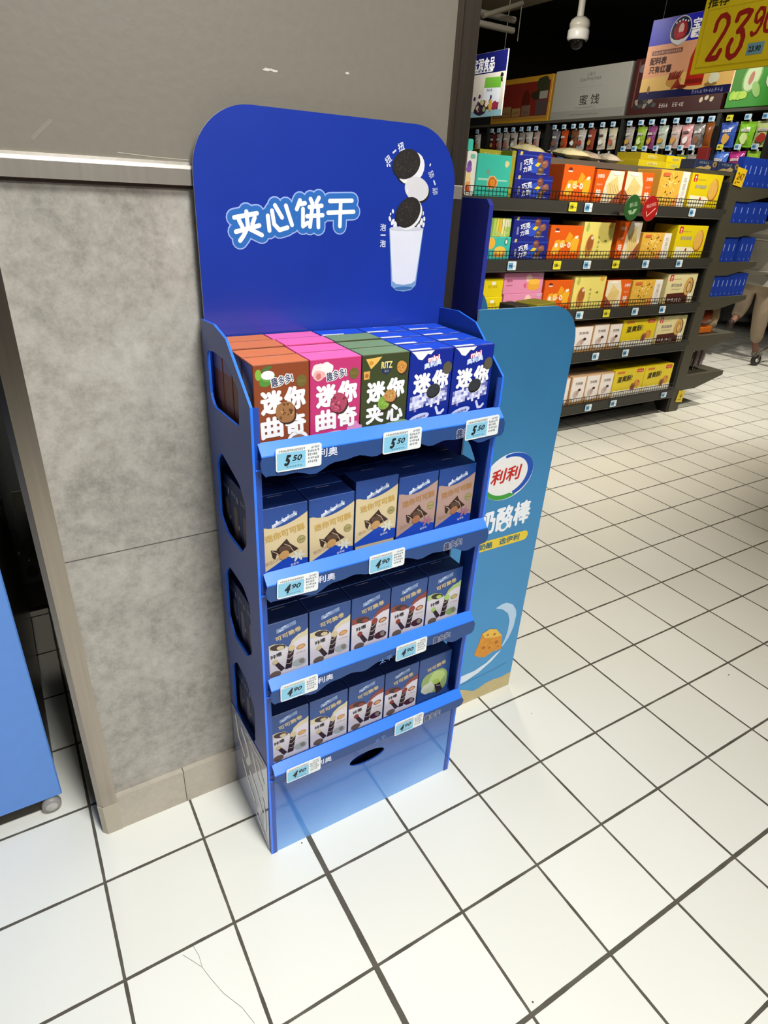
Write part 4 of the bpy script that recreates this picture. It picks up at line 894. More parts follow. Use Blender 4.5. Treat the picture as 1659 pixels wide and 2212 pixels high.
cakes = [
 # shelf, x0, x1, z0 offset, height, draw, body, label, depth, y
 (0, 2.470, 2.712, 0, 0.207, d_teal, '42c3b0', 'turquoise cake box with an orange chestnut picture, top shelf', 'cake box'),
 (0, 2.751, 3.045, 0, 0.122, d_choc, '252c8c', 'dark blue chocolate pie pack, lower one of the pair on the top shelf', 'chocolate pack'),
 (0, 2.752, 3.012, 0.1225, 0.118, d_choc, '252c8c', 'dark blue chocolate pie pack, upper one of the pair on the top shelf', 'chocolate pack'),
 (0, 3.125, 3.383, 0, 0.194, d_oran, 'e2601a', 'orange box with yellow puffs on the top shelf, right of the blue packs', 'snack box'),
 (0, 3.405, 3.655, 0, 0.183, lambda b, w, h: d_wafer(b, w, h), 'e8651c', 'orange and cream cake box on the top shelf with its orange edge at the left', 'cake box'),
 (0, 3.680, 3.945, 0, 0.187, lambda b, w, h: d_wafer(b, w, h, True), 'e8651c', 'orange and cream cake box on the top shelf with its orange edge at the right', 'cake box'),
 (0, 4.010, 4.310, 0, 0.215, d_nood, 'e9b84a', 'yellow fried noodle cake box with a white edge on the top shelf', 'cake box'),
 (0, 4.340, 4.690, 0, 0.213, d_bisc, Y_, 'bright yellow biscuit box at the right end of the top shelf', 'biscuit box'),
 (1, 2.606, 2.782, 0, 0.125, d_bun, '46c0b4', 'small turquoise cake box with yellow buns at the left of the second shelf', 'cake box'),
 (1, 2.608, 2.772, 0.1255, 0.100, d_green, '9cbc56', 'green and yellow striped pack on the turquoise cake box', 'snack pack'),
 (1, 2.790, 3.088, 0, 0.120, d_choc, '252c8c', 'dark blue chocolate pie pack, lower one of the pair on the second shelf', 'chocolate pack'),
 (1, 2.792, 3.078, 0.1205, 0.120, d_choc, '252c8c', 'dark blue chocolate pie pack, upper one of the pair on the second shelf', 'chocolate pack'),
 (1, 3.095, 3.375, 0, 0.196, d_oran, 'e2601a', 'orange box with yellow puffs on the second shelf', 'snack box'),
 (1, 3.383, 3.668, 0, 0.220, d_cream, 'f0e27c', 'pale yellow box with a brown pastry stick on the second shelf', 'snack box'),
 (1, 3.715, 3.935, 0, 0.235, lambda b, w, h: d_wafer(b, w, h), 'e8651c', 'orange and cream cake box on the second shelf', 'cake box'),
 (1, 3.965, 4.270, 0, 0.165, d_nood, 'e9b84a', 'yellow fried noodle cake box with a white edge on the second shelf', 'cake box'),
 (1, 4.325, 4.672, 0, 0.219, d_bisc, Y_, 'bright yellow biscuit box at the right end of the second shelf', 'biscuit box'),
 (2, 2.600, 2.775, 0, 0.105, d_yel, 'e8d21a', 'plain yellow box, lower of the two at the left of the third shelf', 'snack box'),
 (2, 2.602, 2.772, 0.1055, 0.105, d_yel, 'e8d21a', 'plain yellow box, upper of the two at the left of the third shelf', 'snack box'),
 (2, 2.786, 3.110, 0, 0.118, d_pink, 'e391b8', 'pink cake box with a yellow bun, lower of the two on the third shelf', 'cake box'),
 (2, 2.776, 3.104, 0.1185, 0.125, d_pink, 'e391b8', 'pink cake box with a yellow bun, upper of the two on the third shelf', 'cake box'),
 (2, 3.122, 3.372, 0, 0.192, d_oran, 'e2601a', 'orange box with yellow puffs on the third shelf', 'snack box'),
 (2, 3.388, 3.690, 0, 0.214, d_cream, 'f0e27c', 'pale yellow box with a brown pastry stick on the third shelf', 'snack box'),
 (2, 3.708, 3.955, 0, 0.182, lambda b, w, h: d_wafer(b, w, h, True), 'e8651c', 'orange and cream cake box on the third shelf', 'cake box'),
 (2, 3.975, 4.300, 0, 0.176, d_nood, 'e9b84a', 'yellow fried noodle cake box with a white edge on the third shelf', 'cake box'),
 (2, 4.355, 4.700, 0, 0.214, lambda b, w, h: d_bisc(b, w, h, True), 'e6dca6', 'cream biscuit box with a brown band at the right end of the third shelf', 'biscuit box'),
 (3, 3.270, 3.455, 0, 0.178, d_sesa, 'd8b088', 'white sesame cake box on the fourth shelf, half behind the light blue stand', 'cake box'),
 (3, 3.470, 3.660, 0, 0.180, d_sesa, 'd8b088', 'white sesame cake box on the fourth shelf, left of three in view', 'cake box'),
 (3, 3.668, 3.825, 0, 0.186, d_sesa, 'd8b088', 'white sesame cake box on the fourth shelf, middle of three in view', 'cake box'),
 (3, 3.832, 3.965, 0, 0.180, d_sesa, 'd8b088', 'white sesame cake box on the fourth shelf, touching the yellow box', 'cake box'),
 (3, 3.972, 4.345, 0, 0.200, d_egg, Y_, 'yellow egg pastry box on the fourth shelf', 'pastry box'),
 (3, 4.360, 4.710, 0, 0.207, lambda b, w, h: d_bisc(b, w, h, True), 'e6dca6', 'cream biscuit box with a brown band at the right end of the fourth shelf', 'biscuit box'),
 (4, 3.370, 3.530, 0, 0.205, d_sesa, 'd8b088', 'white sesame cake box on the bottom shelf beside the light blue stand', 'cake box'),
 (4, 3.548, 3.695, 0, 0.208, d_sesa, 'd8b088', 'white sesame cake box on the bottom shelf, leftmost of three full fronts', 'cake box'),
 (4, 3.700, 3.845, 0, 0.206, d_sesa, 'd8b088', 'white sesame cake box on the bottom shelf, middle of three full fronts', 'cake box'),
 (4, 3.850, 3.995, 0, 0.204, d_sesa, 'd8b088', 'white sesame cake box on the bottom shelf, touching the yellow boxes', 'cake box'),
 (4, 4.003, 4.350, 0, 0.212, d_egg, Y_, 'yellow egg pastry box on the bottom shelf, left of two', 'pastry box'),
 (4, 4.356, 4.700, 0, 0.212, d_egg, Y_, 'yellow egg pastry box at the right end of the bottom shelf', 'pastry box'),
]
names = {'cake box': 'cake_box', 'chocolate pack': 'chocolate_pack', 'snack box': 'snack_box', 'biscuit box': 'biscuit_box', 'snack pack': 'snack_pack', 'pastry box': 'pastry_box'}
for (k, xa, xb, dz, h, dr, body, lab, cat) in cakes:
    b = cake(xb - xa, h, 0.10 if xa == 2.470 else 0.20, M(body, 0.35, coat=0.15), dr)
    o = b.build(names[cat], loc=((xa + xb) / 2, 1.690 + (0.004 if dz else 0), SZ[k] + 0.0006 + dz))
    tag(o, lab, cat)
# second-row boxes standing behind some of the front ones
back = [(0, 3.06, 3.30, 0.150, '8c3c12', 'dark orange box behind the orange puff box on the top shelf'), (0, 2.56, 2.744, 0.235, 'a09a26', 'olive yellow box standing behind the turquoise box on the top shelf'),
        (0, 2.7155, 2.7465, 0.235, 'a09a26', 'narrow olive yellow box between the turquoise box and the blue packs'), (0, 3.955, 4.0, 0.19, '8d7f78', 'grey side of a cake box behind the noodle box on the top shelf'),
        (1, 3.70, 3.95, 0.245, 'c4531a', 'dark orange box behind the orange and cream box on the second shelf'), (1, 3.98, 4.28, 0.225, '9c7a2c', 'brown yellow box behind the noodle box on the second shelf'),
        (1, 4.33, 4.66, 0.272, '7a6a3c', 'tan box behind the yellow biscuit box on the second shelf'), (2, 3.74, 4.31, 0.240, '8a6a2c', 'brown yellow box behind the noodle box on the third shelf'),
        (3, 3.46, 3.96, 0.232, '8c8076', 'grey box behind the white sesame boxes on the fourth shelf')]
for (k, xa, xb, h, c, lab) in back:
    b = B(0.0006); b.box(-(xb - xa) / 2, (xb - xa) / 2, 0, 0.095, 0, h, M(c, 0.5), 0.002); b.frame((0, 0, 0), (1, 0, 0), (0, 0, 1)); b.scribble(-(xb - xa) * .3, h * .86, (xb - xa) * .3, .018, M('c9b890'), 1, 3, 6)
    tag(b.build('carton', loc=((xa + xb) / 2, 1.798 if xa == 2.56 else 1.70 if xa == 2.7155 else 1.925, SZ[k] + 0.0006)), lab, 'carton')
# clear handled pack at the left end
t = thing('fruit_candy_pack', (2.436, 1.70, SZ[0] + 0.0006), 'white handled pack of fruit candy at the left end of the top shelf', 'candy pack')
b = B(0.0006); b.prism(rr_pts(-0.033, 0, 0.033, 0.214, 0.014), [], 1, 0, 0.05, M('e9ece8', 0.35), None); b.frame((0, 0, 0), (1, 0, 0), (0, 0, 1))
b.rrect(-0.012, 0.178, 0.022, 0.200, .008, M('7cc4b0'), 1)
for q, c in enumerate(('7a50a8', '8c5cb4', 'f0d8a0', 'efd69a', 'e8a45c', 'c8502c')): b.blob(-0.014, 0.150 - q * 0.023, 0.017, M(c), 1 + q % 2, q)
b.build('pack', t)
b = B(); b.prism(rr_pts(-0.028, 0.214, 0.006, 0.27, 0.01), [], 1, 0.01, 0.03, M('46c4b4', 0.4)); b.build('hang_tab', t)

# price tags on the gondola rails
def small_tag(txt, col, w=0.066, h=0.050):
    b = B(0.0006); b.prism(rr_pts(-w / 2, -h / 2, w / 2, h / 2, 0.005), [], 1, 0, 0.002, M('e6edf2' if col == 'blue' else 'e6dc3a', 0.4)); b.frame((0, 0, 0), (1, 0, 0), (0, 0, 1))
    if col == 'blue': b.rect(-w * .44, -h * .38, w * .12, h * .36, M('78bfe6'), 1)
    b.text(txt, -w * .16, -h * .03, h * .34, M('1c4a80' if col == 'blue' else '4a4410'), 2, w=w * .42, bold=.03); b.scribble(w * .17, -h * .1, w * .42, h * .14, M('8fa8b8' if col == 'blue' else '8d8420'), 2, 3, 4)
    b.scribble(-w * .36, h * .20, w * .06, h * .09, M('4f8fb8' if col == 'blue' else '8d8420'), 2, 5, 6)
    return b.data('price_tag')
TB = small_tag('1890', 'blue'); TB2 = small_tag('990', 'blue'); TY = small_tag('1290', 'yellow'); TG = small_tag('890', 'blue', 0.064, 0.042)
tags = {0: ((3.205, 'y'), (3.340, 'b'), (3.965, 'b'), (4.375, 'b')), 1: ((2.780, 'b'), (3.155, 'y'), (3.425, 'b'), (3.700, 'y'), (4.005, 'b'), (4.375, 'b')),
        2: ((3.445, 'b'), (3.710, 'y'), (4.010, 'b'), (4.315, 'b')), 3: ((3.690, 'b'), (4.010, 'b')), 4: ((3.730, 'b'), (4.005, 'b'), (4.610, 'g'))}
rn = ['top', 'second', 'third', 'fourth', 'bottom']
# x spots were read at the rail's own plane
for k, l in tags.items():
    for j, (x, c) in enumerate(l):
        me = {'y': TY, 'b': TB if j % 2 else TB2, 'g': TG}[c]
        place = 'at the left' if j == 0 else ('at the right end' if j == len(l) - 1 else '%s from the left' % ORD[j])
        o = obj_from(me, 'price_tag', (x, GYF - 0.0075, SZ[k] - 0.030), '%s price tag %s on the %s rail of the black shelving' % ('yellow' if c == 'y' else 'blue', place, rn[k]), 'price tag', 'price tags on the black shelving rails')
# round green and red shelf talkers
for x, c, c2, lab in ((3.640, '2c5a2c', '8fb08a', 'round green shelf sign clipped below the top shelf'), (3.812, 'a01c1c', 'd88a80', 'round red shelf sign with a tick clipped below the top shelf')):
    t = thing('shelf_sign', (x, 1.56, 1.548), lab, 'sign', 'round shelf signs on the top rail')
    b = B(0.0006); b.lathe([(0.001, 0), (0.072, 0), (0.075, 0.002), (0.072, 0.004), (0.001, 0.004)], (0, 0.004, 0), M(c, 0.35), n=32, axis=(0, -1, 0), smooth=False)
    b.frame((0, -0.0005, 0), (1, 0, 0), (0, 0, 1))
    if c.startswith('2'):
        b.text('新品', 0, 0.018, 0.026, M(c2), 1, rot=12, w=.07, bold=.02); b.poly([(-.04, -.02), (-.01, -.012), (0, -.03), (.01, -.008), (.045, -.004), (.02, -.036), (-.02, -.04)], M(c2), 1)
    else:
        b.text('臻选商品', 0, 0.020, 0.022, M(c2), 1, rot=14, w=.09, bold=.02); b.stroke([(-.035, -.018), (-.02, -.045), (.045, 0.002)], .006, M('e8b0a4'), 1)
    b.build('disc', t)
    b = B(); b.tube([(0, 0.005, -0.02), (0, 0.05, -0.035), (0, 0.09, -0.035)], 0.012, M('b9b9b4', 0.2, alpha=0.7), n=8); b.build('clip', t)
# loaves, sweets and boxes on the top deck
def pouch(b, w, h, d, m, m2=None, n=10, seed=0, crimp=0.012):
    """a filled bag: flat seams top and bottom, bulging middle; front faces -y"""
    rnd = random.Random(seed); vs = []; fs = []
    for s_ in (-1, 1):
        for j in range(n + 1):
            v = j / n; 
            for i in range(n + 1):
                u = i / n; e = (math.sin(math.pi * u) ** 0.55) * (max(0, math.sin(math.pi * v)) ** 0.45)
                x = (u - .5) * w * (1 - 0.07 * math.sin(math.pi * v)); z = v * h
                y = s_ * d / 2 * e * (1 + rnd.uniform(-.12, .12)) + rnd.uniform(-.02, .02) * d
                vs.append((x, y, z))
    q = (n + 1) ** 2
    for s_ in (0, 1):
        for j in range(n):
            for i in range(n):
                a = s_ * q + j * (n + 1) + i; fs.append((a, a + 1, a + n + 2, a + n + 1))
    b.mesh(vs, fs, m, True)
    for z in (-crimp, h): b.box(-w / 2, w / 2, -0.0015, 0.0015, z, z + crimp, m2 or m)
for i, (x, y, w, c, rz, lab) in enumerate(((3.20, 2.02, 0.26, 'cfc69c', 0.15, 'clear bag of pale bread rolls on the shelving top, left of two'), (3.50, 2.0, 0.30, 'd9d0a4', -0.1, 'clear bag of pale bread rolls on the shelving top, right of two'),
                                      (3.78, 2.06, 0.24, 'b9a894', 0.2, 'clear bag with a red label lying right of the bread bags'), (3.955, 2.10, 0.16, 'c8bca8', -0.2, 'shiny bag lying against the yellow boxes on the shelving top'))):
    b = B(); pouch(b, w * .8, 0.16, 0.065, M(c, 0.18, coat=0.8, var=.15, scale=22, bump=0.8), seed=i)
    if i == 2: b.frame((0, -0.027, 0.04), (1, 0, 0), (0, 0, 1)); b.ell(0.0, 0.04, 0.04, 0.022, M('c23a22'), 1)
    o = b.build('bread_bag', loc=(x - .02, y - 0.02 - .04 * (i % 2), 1.828)); o.rotation_euler = (-1.45, 0, rz); tag(o, lab, 'bread bag')
for i, (x, y, z, w, c, rz) in enumerate(((4.20, 1.93, 1.8005, 0.30, 'c8b61e', 0.02), (4.20, 1.94, 1.8425, 0.27, 'b8a51c', 0.06), (4.46, 1.945, 1.8005, 0.20, 'd9c81e', 0.0), (4.47, 1.95, 1.8425, 0.22, 'e6cf14', 0.05))):
    b = B(0.0006); b.box(-w / 2, w / 2, 0, 0.2, 0, 0.0415, M(c, 0.4), 0.002); b.frame((0, 0, 0), (1, 0, 0), (0, 0, 1)); b.rect(-w * .2, .012, w * .15, .030, M('d8cf7a'), 1); b.scribble(-w * .18, .014, w * .13, .012, M('8f8420'), 2, i, 6)
    tag(b.build('snack_box', loc=(x, y, z), rz=rz), 'flat yellow box on the shelving top, %s' % ('lower left of four', 'upper left of four', 'lower right of four', 'upper right of four')[i], 'snack box', 'flat yellow boxes on the shelving top')
for i, x in enumerate((4.535, 4.800)):
    b = B(0.0006); b.box(-0.125, 0.125, 0, 0.12, 0, 0.058, M('232e50', 0.45), 0.002); b.frame((0, 0, 0), (1, 0, 0), (0, 0, 1))
    b.poly([(-.12, .002), (.05, .002), (.06, .016), (.02, .030), (-.02, .014), (-.06, .018)], M('a08a5a'), 1); b.ell(0.092, 0.036, .024, .019, M('8a7248'), 2); b.blob(.092, .034, .008, M('3a2c1c'), 3, i); b.scribble(-.09, .034, .03, .014, M('7c8490'), 2, i, 5)
    tag(b.build('snack_box', loc=(x, 1.745, 1.8075)), 'dark blue and tan snack box on the right end of the shelving, %s' % ('left of two', 'right of two')[i], 'snack box', 'dark blue boxes on the shelving end')
b = B(); b.box(4.39, 4.945, 1.735, 1.885, 1.7815, 1.807, OL); b.box(4.834, 4.945, 1.735, 1.885, 1.741, 1.7815, OL); b.build('top_ledge', gon)

# ------------------------------------------------------------------ end unit with blue packs
endu = thing('end_shelving_unit', (0, 0, 0), 'olive black end unit at the right of the shelving with five cantilever shelves', 'shelving unit')
b = B(); b.prism([(1.716, 0), (1.80, 0), (1.88, 0.09), (2.08, 0.09), (2.08, 1.74), (1.716, 1.74)], [], 0, 4.832, 4.955, OL); b.build('end_post', endu)
EZ = (1.722, 1.477, 1.198, 0.937, 0.630, 0.300)
for k, z in enumerate(EZ):
    x1 = 5.48; th = 0.10 if k < 4 else 0.12
    b = B(); b.box(4.955, x1, 1.724, 2.08, z - 0.022, z, OL); sh = b.build('shelf', endu)
    b = B(); b.prism([(4.955, z), (x1, z), (x1, z - 0.035), (5.12, z - th), (4.955, z - th)], [], 1, 1.718, 1.724, OL); b.build('bracket', sh)
def blue_pack(w, h, cut, d=0.24):
    b = B(0.0006)
    b.prism([(-w / 2, 0), (w / 2, 0), (w / 2, h - (0.0 if not cut else 0)), (-w / 2 + (0.03 if cut else 0), h), (-w / 2, h - (0.03 if cut else 0))], [], 1, 0, d, M('1c3a9c', 0.4, coat=.15))
    b.frame((0, 0, 0), (1, 0, 0), (0, 0, 1)); b.rect(-0.005, h * .45, 0.004, h * .72, M('8ea2dc'), 1); b.rect(w / 2 - .0018, .002, w / 2 - .0005, h - .002, M('132a7c'), 1); b.rect(w * .1, h * .06, w * .2, h * .16, M('7088cc'), 1)
    return b.data('wafer_pack')
sets = {0: (7, 0.066, 0.190, 4.945), 1: (6, 0.080, 0.150, 4.960), 2: (6, 0.062, 0.178, 4.962), 3: (8, 0.0575, 0.172, 4.962)}
for k, (n, w, h, xs) in sets.items():
    for i in range(n):
        x = xs + w / 2 + i * (w + 0.0012) + (0.045 if (k == 2 and i >= 3) else 0)
        if x + w / 2 > 5.47: continue
        me = blue_pack(w, h, i == 0 and k > 0, 0.05 if k == 0 else 0.24)
        obj_from(me, 'wafer_pack', (x, 1.730, EZ[k] + 0.0006), 'blue wafer pack, %s from the left on the %s shelf of the end unit' % (ORD[i], ('top', 'second', 'third', 'fourth')[k]), 'wafer pack', 'blue wafer packs on the end unit')
b = B(0.0006); b.prism([(0, 0), (0.115, 0), (0.115, 0.115), (0.0, 0.115)], [], 1, 0, 0.004, M('e0bc1c', .45)); b.frame((0, 0, 0), (1, 0, 0), (0, 0, 1)); b.text('247', 0.058, 0.062, 0.045, M('7a4a1c'), 1, w=.085, bold=.02); b.rect(.03, .022, .07, .028, M('7a4a1c'), 1); b.blob(.018, .016, .008, M('7a4a1c'), 1, 2)
o = b.build('price_card', loc=(4.850, 1.708, 1.728)); o.rotation_euler = (0, 0.12, 0); tag(o, 'yellow price card reading 247 on the top of the end unit', 'price card')
b = B(0.0006); b.prism([(0, 0), (0.085, 0), (0.085, 0.10), (0.0, 0.10)], [], 1, 0, 0.004, M('d2b81c', .45)); b.frame((0, 0, 0), (1, 0, 0), (0, 0, 1)); b.text('4', 0.042, 0.055, 0.036, M('7a5a1c'), 1, bold=.03); b.rect(.02, .02, .06, .026, M('7a5a1c'), 1)
o = b.build('price_card', loc=(4.885, 1.706, 0.085)); o.rotation_euler = (0, 0.12, 0); tag(o, 'yellow price card near the floor at the foot of the end unit', 'price card')
# loose packs lower on the end unit
t = thing('bread_pack', (5.13, 1.78, EZ[4] + .001), 'brown bread in a clear bag with an orange base on the end unit', 'bread pack')
b = B(); b.box(-0.10, 0.10, 0, 0.14, 0, 0.055, M('d8701c', .4), .008); b.build('tray', t)
b = B(); b.lathe([(0.002, 0.0), (0.08, 0.01), (0.105, 0.06), (0.10, 0.13), (0.06, 0.18), (0.002, 0.19)], (-0.01, 0.08, 0.05), M('6a2c10', .25, coat=.6, var=.3, scale=12), n=14); b.build('bread', t)
b = B(); pouch(b, 0.15, 0.20, 0.10, M('b09a78', .2, coat=.8, var=.35, scale=25), seed=5); tag(b.build('nut_bag', loc=(5.31, 1.86, EZ[4] + .014)), 'clear bag of pale nuts beside the brown bread on the end unit', 'snack bag')
for i, (x, c, h) in enumerate(((5.03, '2c201c', .17), (5.13, '5a4a44', .16), (5.21, '8a7c78', .19), (5.29, '9a8c8c', .20))):
    b = B(); pouch(b, 0.085, h, 0.05, M(c, .3, coat=.5, var=.5, scale=22), seed=i + 9); o = b.build('snack_bag', loc=(x, 1.84, EZ[5] + .0205)); o.rotation_euler = (0, .15, .5); tag(o, '%s snack bag standing on the lowest shelf of the end unit' % ('dark brown', 'grey brown', 'pale grey, thinner', 'pale grey, rightmost')[i], 'snack bag', 'bags on the lowest end shelf')
b = B(); pouch(b, 0.13, 0.24, 0.06, M('4a2c28', .3, coat=.5, var=.4, scale=16), seed=21); b.frame((0, -0.031, 0), (1, 0, 0), (0, 0, 1)); b.rect(-.04, .10, .04, .17, M('9a8c84'), 1)
tag(b.build('snack_bag', loc=(5.42, 2.0, EZ[4] + .014)), 'brown snack bag with white print at the tip of the fifth end shelf', 'snack bag')

# ================================================================== TALL PEG RACK BEHIND
RX = 5.60; RP = (6.52, 5.52, 4.51, 3.49, 2.475, 2.0)
rack = thing('peg_rack', (0, 0, 0), 'tall black rack with hooks of hanging bags and picture panels above, behind the low shelving', 'shelving unit')
RB = M('14130f', 0.8)
b = B(); b.box(RX + 0.14, RX + 0.18, 2.0, 6.52, 1.72, 2.75, RB); b.box(RX + 0.14, RX + 0.18, 2.6, 6.52, 0.1, 1.72, RB); b.build('back_panel', rack)
for y in RP:
    b = B(); b.box(RX - 0.012, RX + 0.16, y - 0.018, y + 0.018, 0.0 if y > 2.4 else 1.72, 2.298, M('24221d', 0.6)); b.build('upright', rack)
b = B(); b.box(RX - 0.01, RX + 0.5, 2.47, 6.52, 0.0, 0.22, RB); b.build('base_plinth', rack)
b = B(); b.box(RX - 0.02, RX + 0.16, 2.0, 6.52, 2.275, 2.298, M('4a463c', 0.5)); b.build('top_ledge', rack)
for z in (0.5, 0.85, 1.2, 1.5):
    b = B(); b.box(RX - 0.02, RX + 0.14, 2.47, 6.5, z - 0.02, z, M('26241f', 0.6)); b.build('shelf', rack)
row1 = [(6.35, 'c9c4bc'), (6.20, 'b9b0a8'), (6.02, 'd8d4d0'), (5.72, 'e0dcd6'),
        (5.436, '5e2226'), (5.315, 'a39a92'), (5.19, 'a89c90'), (5.057, 'b4aca2'), (4.919, '958c84'), (4.798, 'c2bcb4'), (4.68, 'b89c94'),
        (4.395, '6a6670'), (4.257, 'b8481c'), (4.122, '74482c'), (4.015, 'bcb8b0'), (3.88, '9a4a38'), (3.73, 'd2cab4'), (3.60, 'cfc4a4'),
        (3.399, 'b0a8a0'), (3.267, '93b432'), (3.147, '8a4676'), (3.022, 'b8c4b4'), (2.887, 'c8b0a8'), (2.759, 'd89a9a'), (2.647, '8c8682'), (2.539, 'b6b2aa'),
        (2.375, '3557b4'), (2.215, '86c630'), (2.065, 'c8d88c')]
bay = lambda y: 'farthest left' if y > 5.53 else 'orange-panel' if y > 4.52 else 'white-panel' if y > 3.5 else 'dark-red-panel' if y > 2.48 else 'melon-panel'
def col_word(c):
    r, g, bl = [int(c[i:i+2], 16) for i in (0, 2, 4)]
    mx, mn = max(r, g, bl), min(r, g, bl)
    if mx - mn < 28: return 'pale grey' if mx > 185 else ('grey' if mx > 125 else 'dark grey')
    if r == mx: return ('orange' if g > 0.35 * r and bl < 60 else 'dark red') if bl < 70 and r < 190 else ('cream' if g > 0.9 * r else ('pink' if g < .75 * r else 'beige'))
    if g == mx: return 'bright green' if bl < 100 else 'pale green'
    return 'blue' if r < 100 else 'purple grey'
hk = M('8f8c84', 0.35, metal=0.8)
cnt = {}
TR = small_tag('990', 'blue', 0.058, 0.040); TRY = small_tag('590', 'yellow', 0.058, 0.040)
for r, (zt, zb) in enumerate(((2.235, 2.035), (2.025, 1.825))):
    for j, (y, c) in enumerate(row1):
        if r == 1: c = ('7a2a2c', '9a948c', 'd8d2ca', 'b8643a', '6a7a44', 'c8b0b8', 'a8a49c', '3f6fd0', 'c83a8c', '8ac83a')[(j * 7 + 3) % 10] if y > 2.5 else {2.375: '4a78d8', 2.215: 'c8388c', 2.065: '9ac83a'}[y]
        yy = y + (0.02 if r else 0)
        b = B(); b.tube([(RX + 0.14, yy, zt - 0.012), (RX - 0.004, yy, zt - 0.012), (RX - 0.008, yy, zt)], 0.0025, hk, 5); b.build('hook', rack)
        bn = bay(y); key = (bn, r); cnt[key] = cnt.get(key, 0) + 1
        w = (0.105 if r == 0 else 0.108) if y > 2.5 else 0.145
        b = B(0.0008); h = zt - 0.03 - zb - 0.012
        if r == 1 and y > 2.5: h -= 0.02
        seed = j + 40 * r; shiny = j % 3 == 0
        pouch(b, w, h, 0.035, M(c, 0.16 if shiny else 0.3, coat=0.8, var=0.35, scale=26, bump=0.9), seed=seed, n=7)
        b.frame((0, -0.024, 0), (1, 0, 0), (0, 0, 1)); rnd = random.Random(seed)
        c2 = rnd.choice(('b03a2a', 'd8a44a', 'f0ece4', '8a5a3a', 'c86a5a')) if c not in ('93b432', '86c630') else 'd8ec9a'
        b.blob(0, h * 0.32, w * 0.24, M(c2), 1, seed, 10, .2); b.rect(-w * .25, h * .62, w * .25, h * .74, M('efeae2' if c2 != 'f0ece4' else '5a4a44'), 1); b.scribble(-w * .2, h * .64, w * .2, h * .07, M('6a5a54'), 2, seed, 4)
        b.box(-0.012, 0.012, -0.001, 0.001, h, zt - zb - 0.0170, M('d8d8d4', 0.2))
        ang = -math.pi / 2 + rnd.uniform(-.12, .12)
        o = b.build('snack_bag', loc=(RX + 0.02, yy, zb), rz=ang); o.rotation_euler[1] = rnd.uniform(-.10, .10)
        tag(o, '%s bag hanging %s from the left, %s hooks, %s bay of the rack' % (col_word(c), ORD[cnt[key] - 1], ('upper', 'lower')[r], bn), 'snack bag', 'snack bags hanging on the tall rack')
        if r == 0 or y < 3.6:
            yel = (y == 2.375)
            obj_from(TRY if yel else TR, 'price_tag', (RX - 0.0115, yy, zt), '%s price tag %s from the left, %s hooks, %s bay of the rack' % ('yellow' if yel else 'blue', ORD[cnt[key] - 1], ('upper', 'lower')[r], bn), 'price tag', 'price tags on the tall rack', rz=-math.pi / 2)
b = B(0.0008); pouch(b, 0.075, 0.16, 0.04, M('8a4a18', 0.3, coat=.6, var=.3, scale=20), seed=77); b.box(-.05, .05, -.022, .022, -.19, -.01, M('7a1814', .4), .004); b.frame((0, -.0225, -.19), (1, 0, 0), (0, 0, 1)); b.rect(-.04, .03, .04, .08, M('8a6a72'), 1)
tag(b.build('snack_bag', loc=(RX - 0.06, 2.50, 2.03), rz=-math.pi / 2), 'long orange and dark red pack hanging by the rack post left of the melon bay', 'snack bag')
# picture panels on top of the rack
def panel(y0, y1, z0, z1, body, lab, draw, x=RX, d=0.05, name='picture_panel', cat='picture panel'):
    b = B(0.0012); b.box(x, x + d, y0, y1, z0, z1, M(body, 0.5, var=.05), 0.003); b.frame((x, y1, z0), (0, -1, 0), (0, 0, 1)); draw(b, y1 - y0, z1 - z0)
    o = b.build(name); tag(o, lab, cat); return o
def d_org(b, w, h):
    b.rect(.03, .03, w - .03, h - .05, M('6e1808', .6, var=.15, scale=6), 1); b.ell(.07, h * .80, .06, .05, M('b0a49c'), 2); b.rect(.03, .03, w - .03, .055, M('9a7030'), 2)
    b.blob(w * .60, h * .50, .06, M('4c1408'), 2, 3, sy=1.6); b.blob(w * .86, h * .78, .10, M('2c3018'), 2, 5, sy=.8); b.blob(w * .78, h * .58, .09, M('2a2410'), 2, 7, sy=.5)
    for q in range(4): b.rect(.05 + q * .16, .06, .19 + q * .16, .14 + .02 * (q % 2), M(('7a6236', '86683c', '8c6f40', '6c5444')[q]), 3); b.scribble(.07 + q * .16, .08, .17 + q * .16, .03, M('5a4426'), 4, q, 4)
    b.rect(w * .78, .06, w * .96, .20, M('4a3a38'), 3); b.rect(w * .82, .21, w * .95, .28, M('8f8a80'), 3)
panel(4.535, 5.50, 2.30, 2.725, 'b08020', 'orange red picture panel with a yellow border, nearest the pillar on the rack', d_org)
def d_wht(b, w, h):
    b.rect(.003, .003, w - .003, .075, M('8d8b82'), 1); b.text('蜜 饯', w * .53, h * .37, .085, M('2a2822'), 1, w=.26, bold=.01); b.text('小果子', w * .50, h * .86, .035, M('8a867c'), 1, bold=0)
    b.scribble(w * .36, h * .74, w * .64, .028, M('78746a'), 1, 3, 12); b.rect(w * .32, h * .62, w * .68, h * .625, M('9a968c'), 1); b.scribble(w * .34, h * .20, w * .62, .018, M('8a867c'), 1, 5, 14); b.scribble(w * .28, .030, w * .68, .014, M('77746c'), 2, 6, 16)
panel(3.515, 4.50, 2.30, 2.735, '9c9a90', 'plain white picture panel with two dark characters on top of the rack', d_wht)
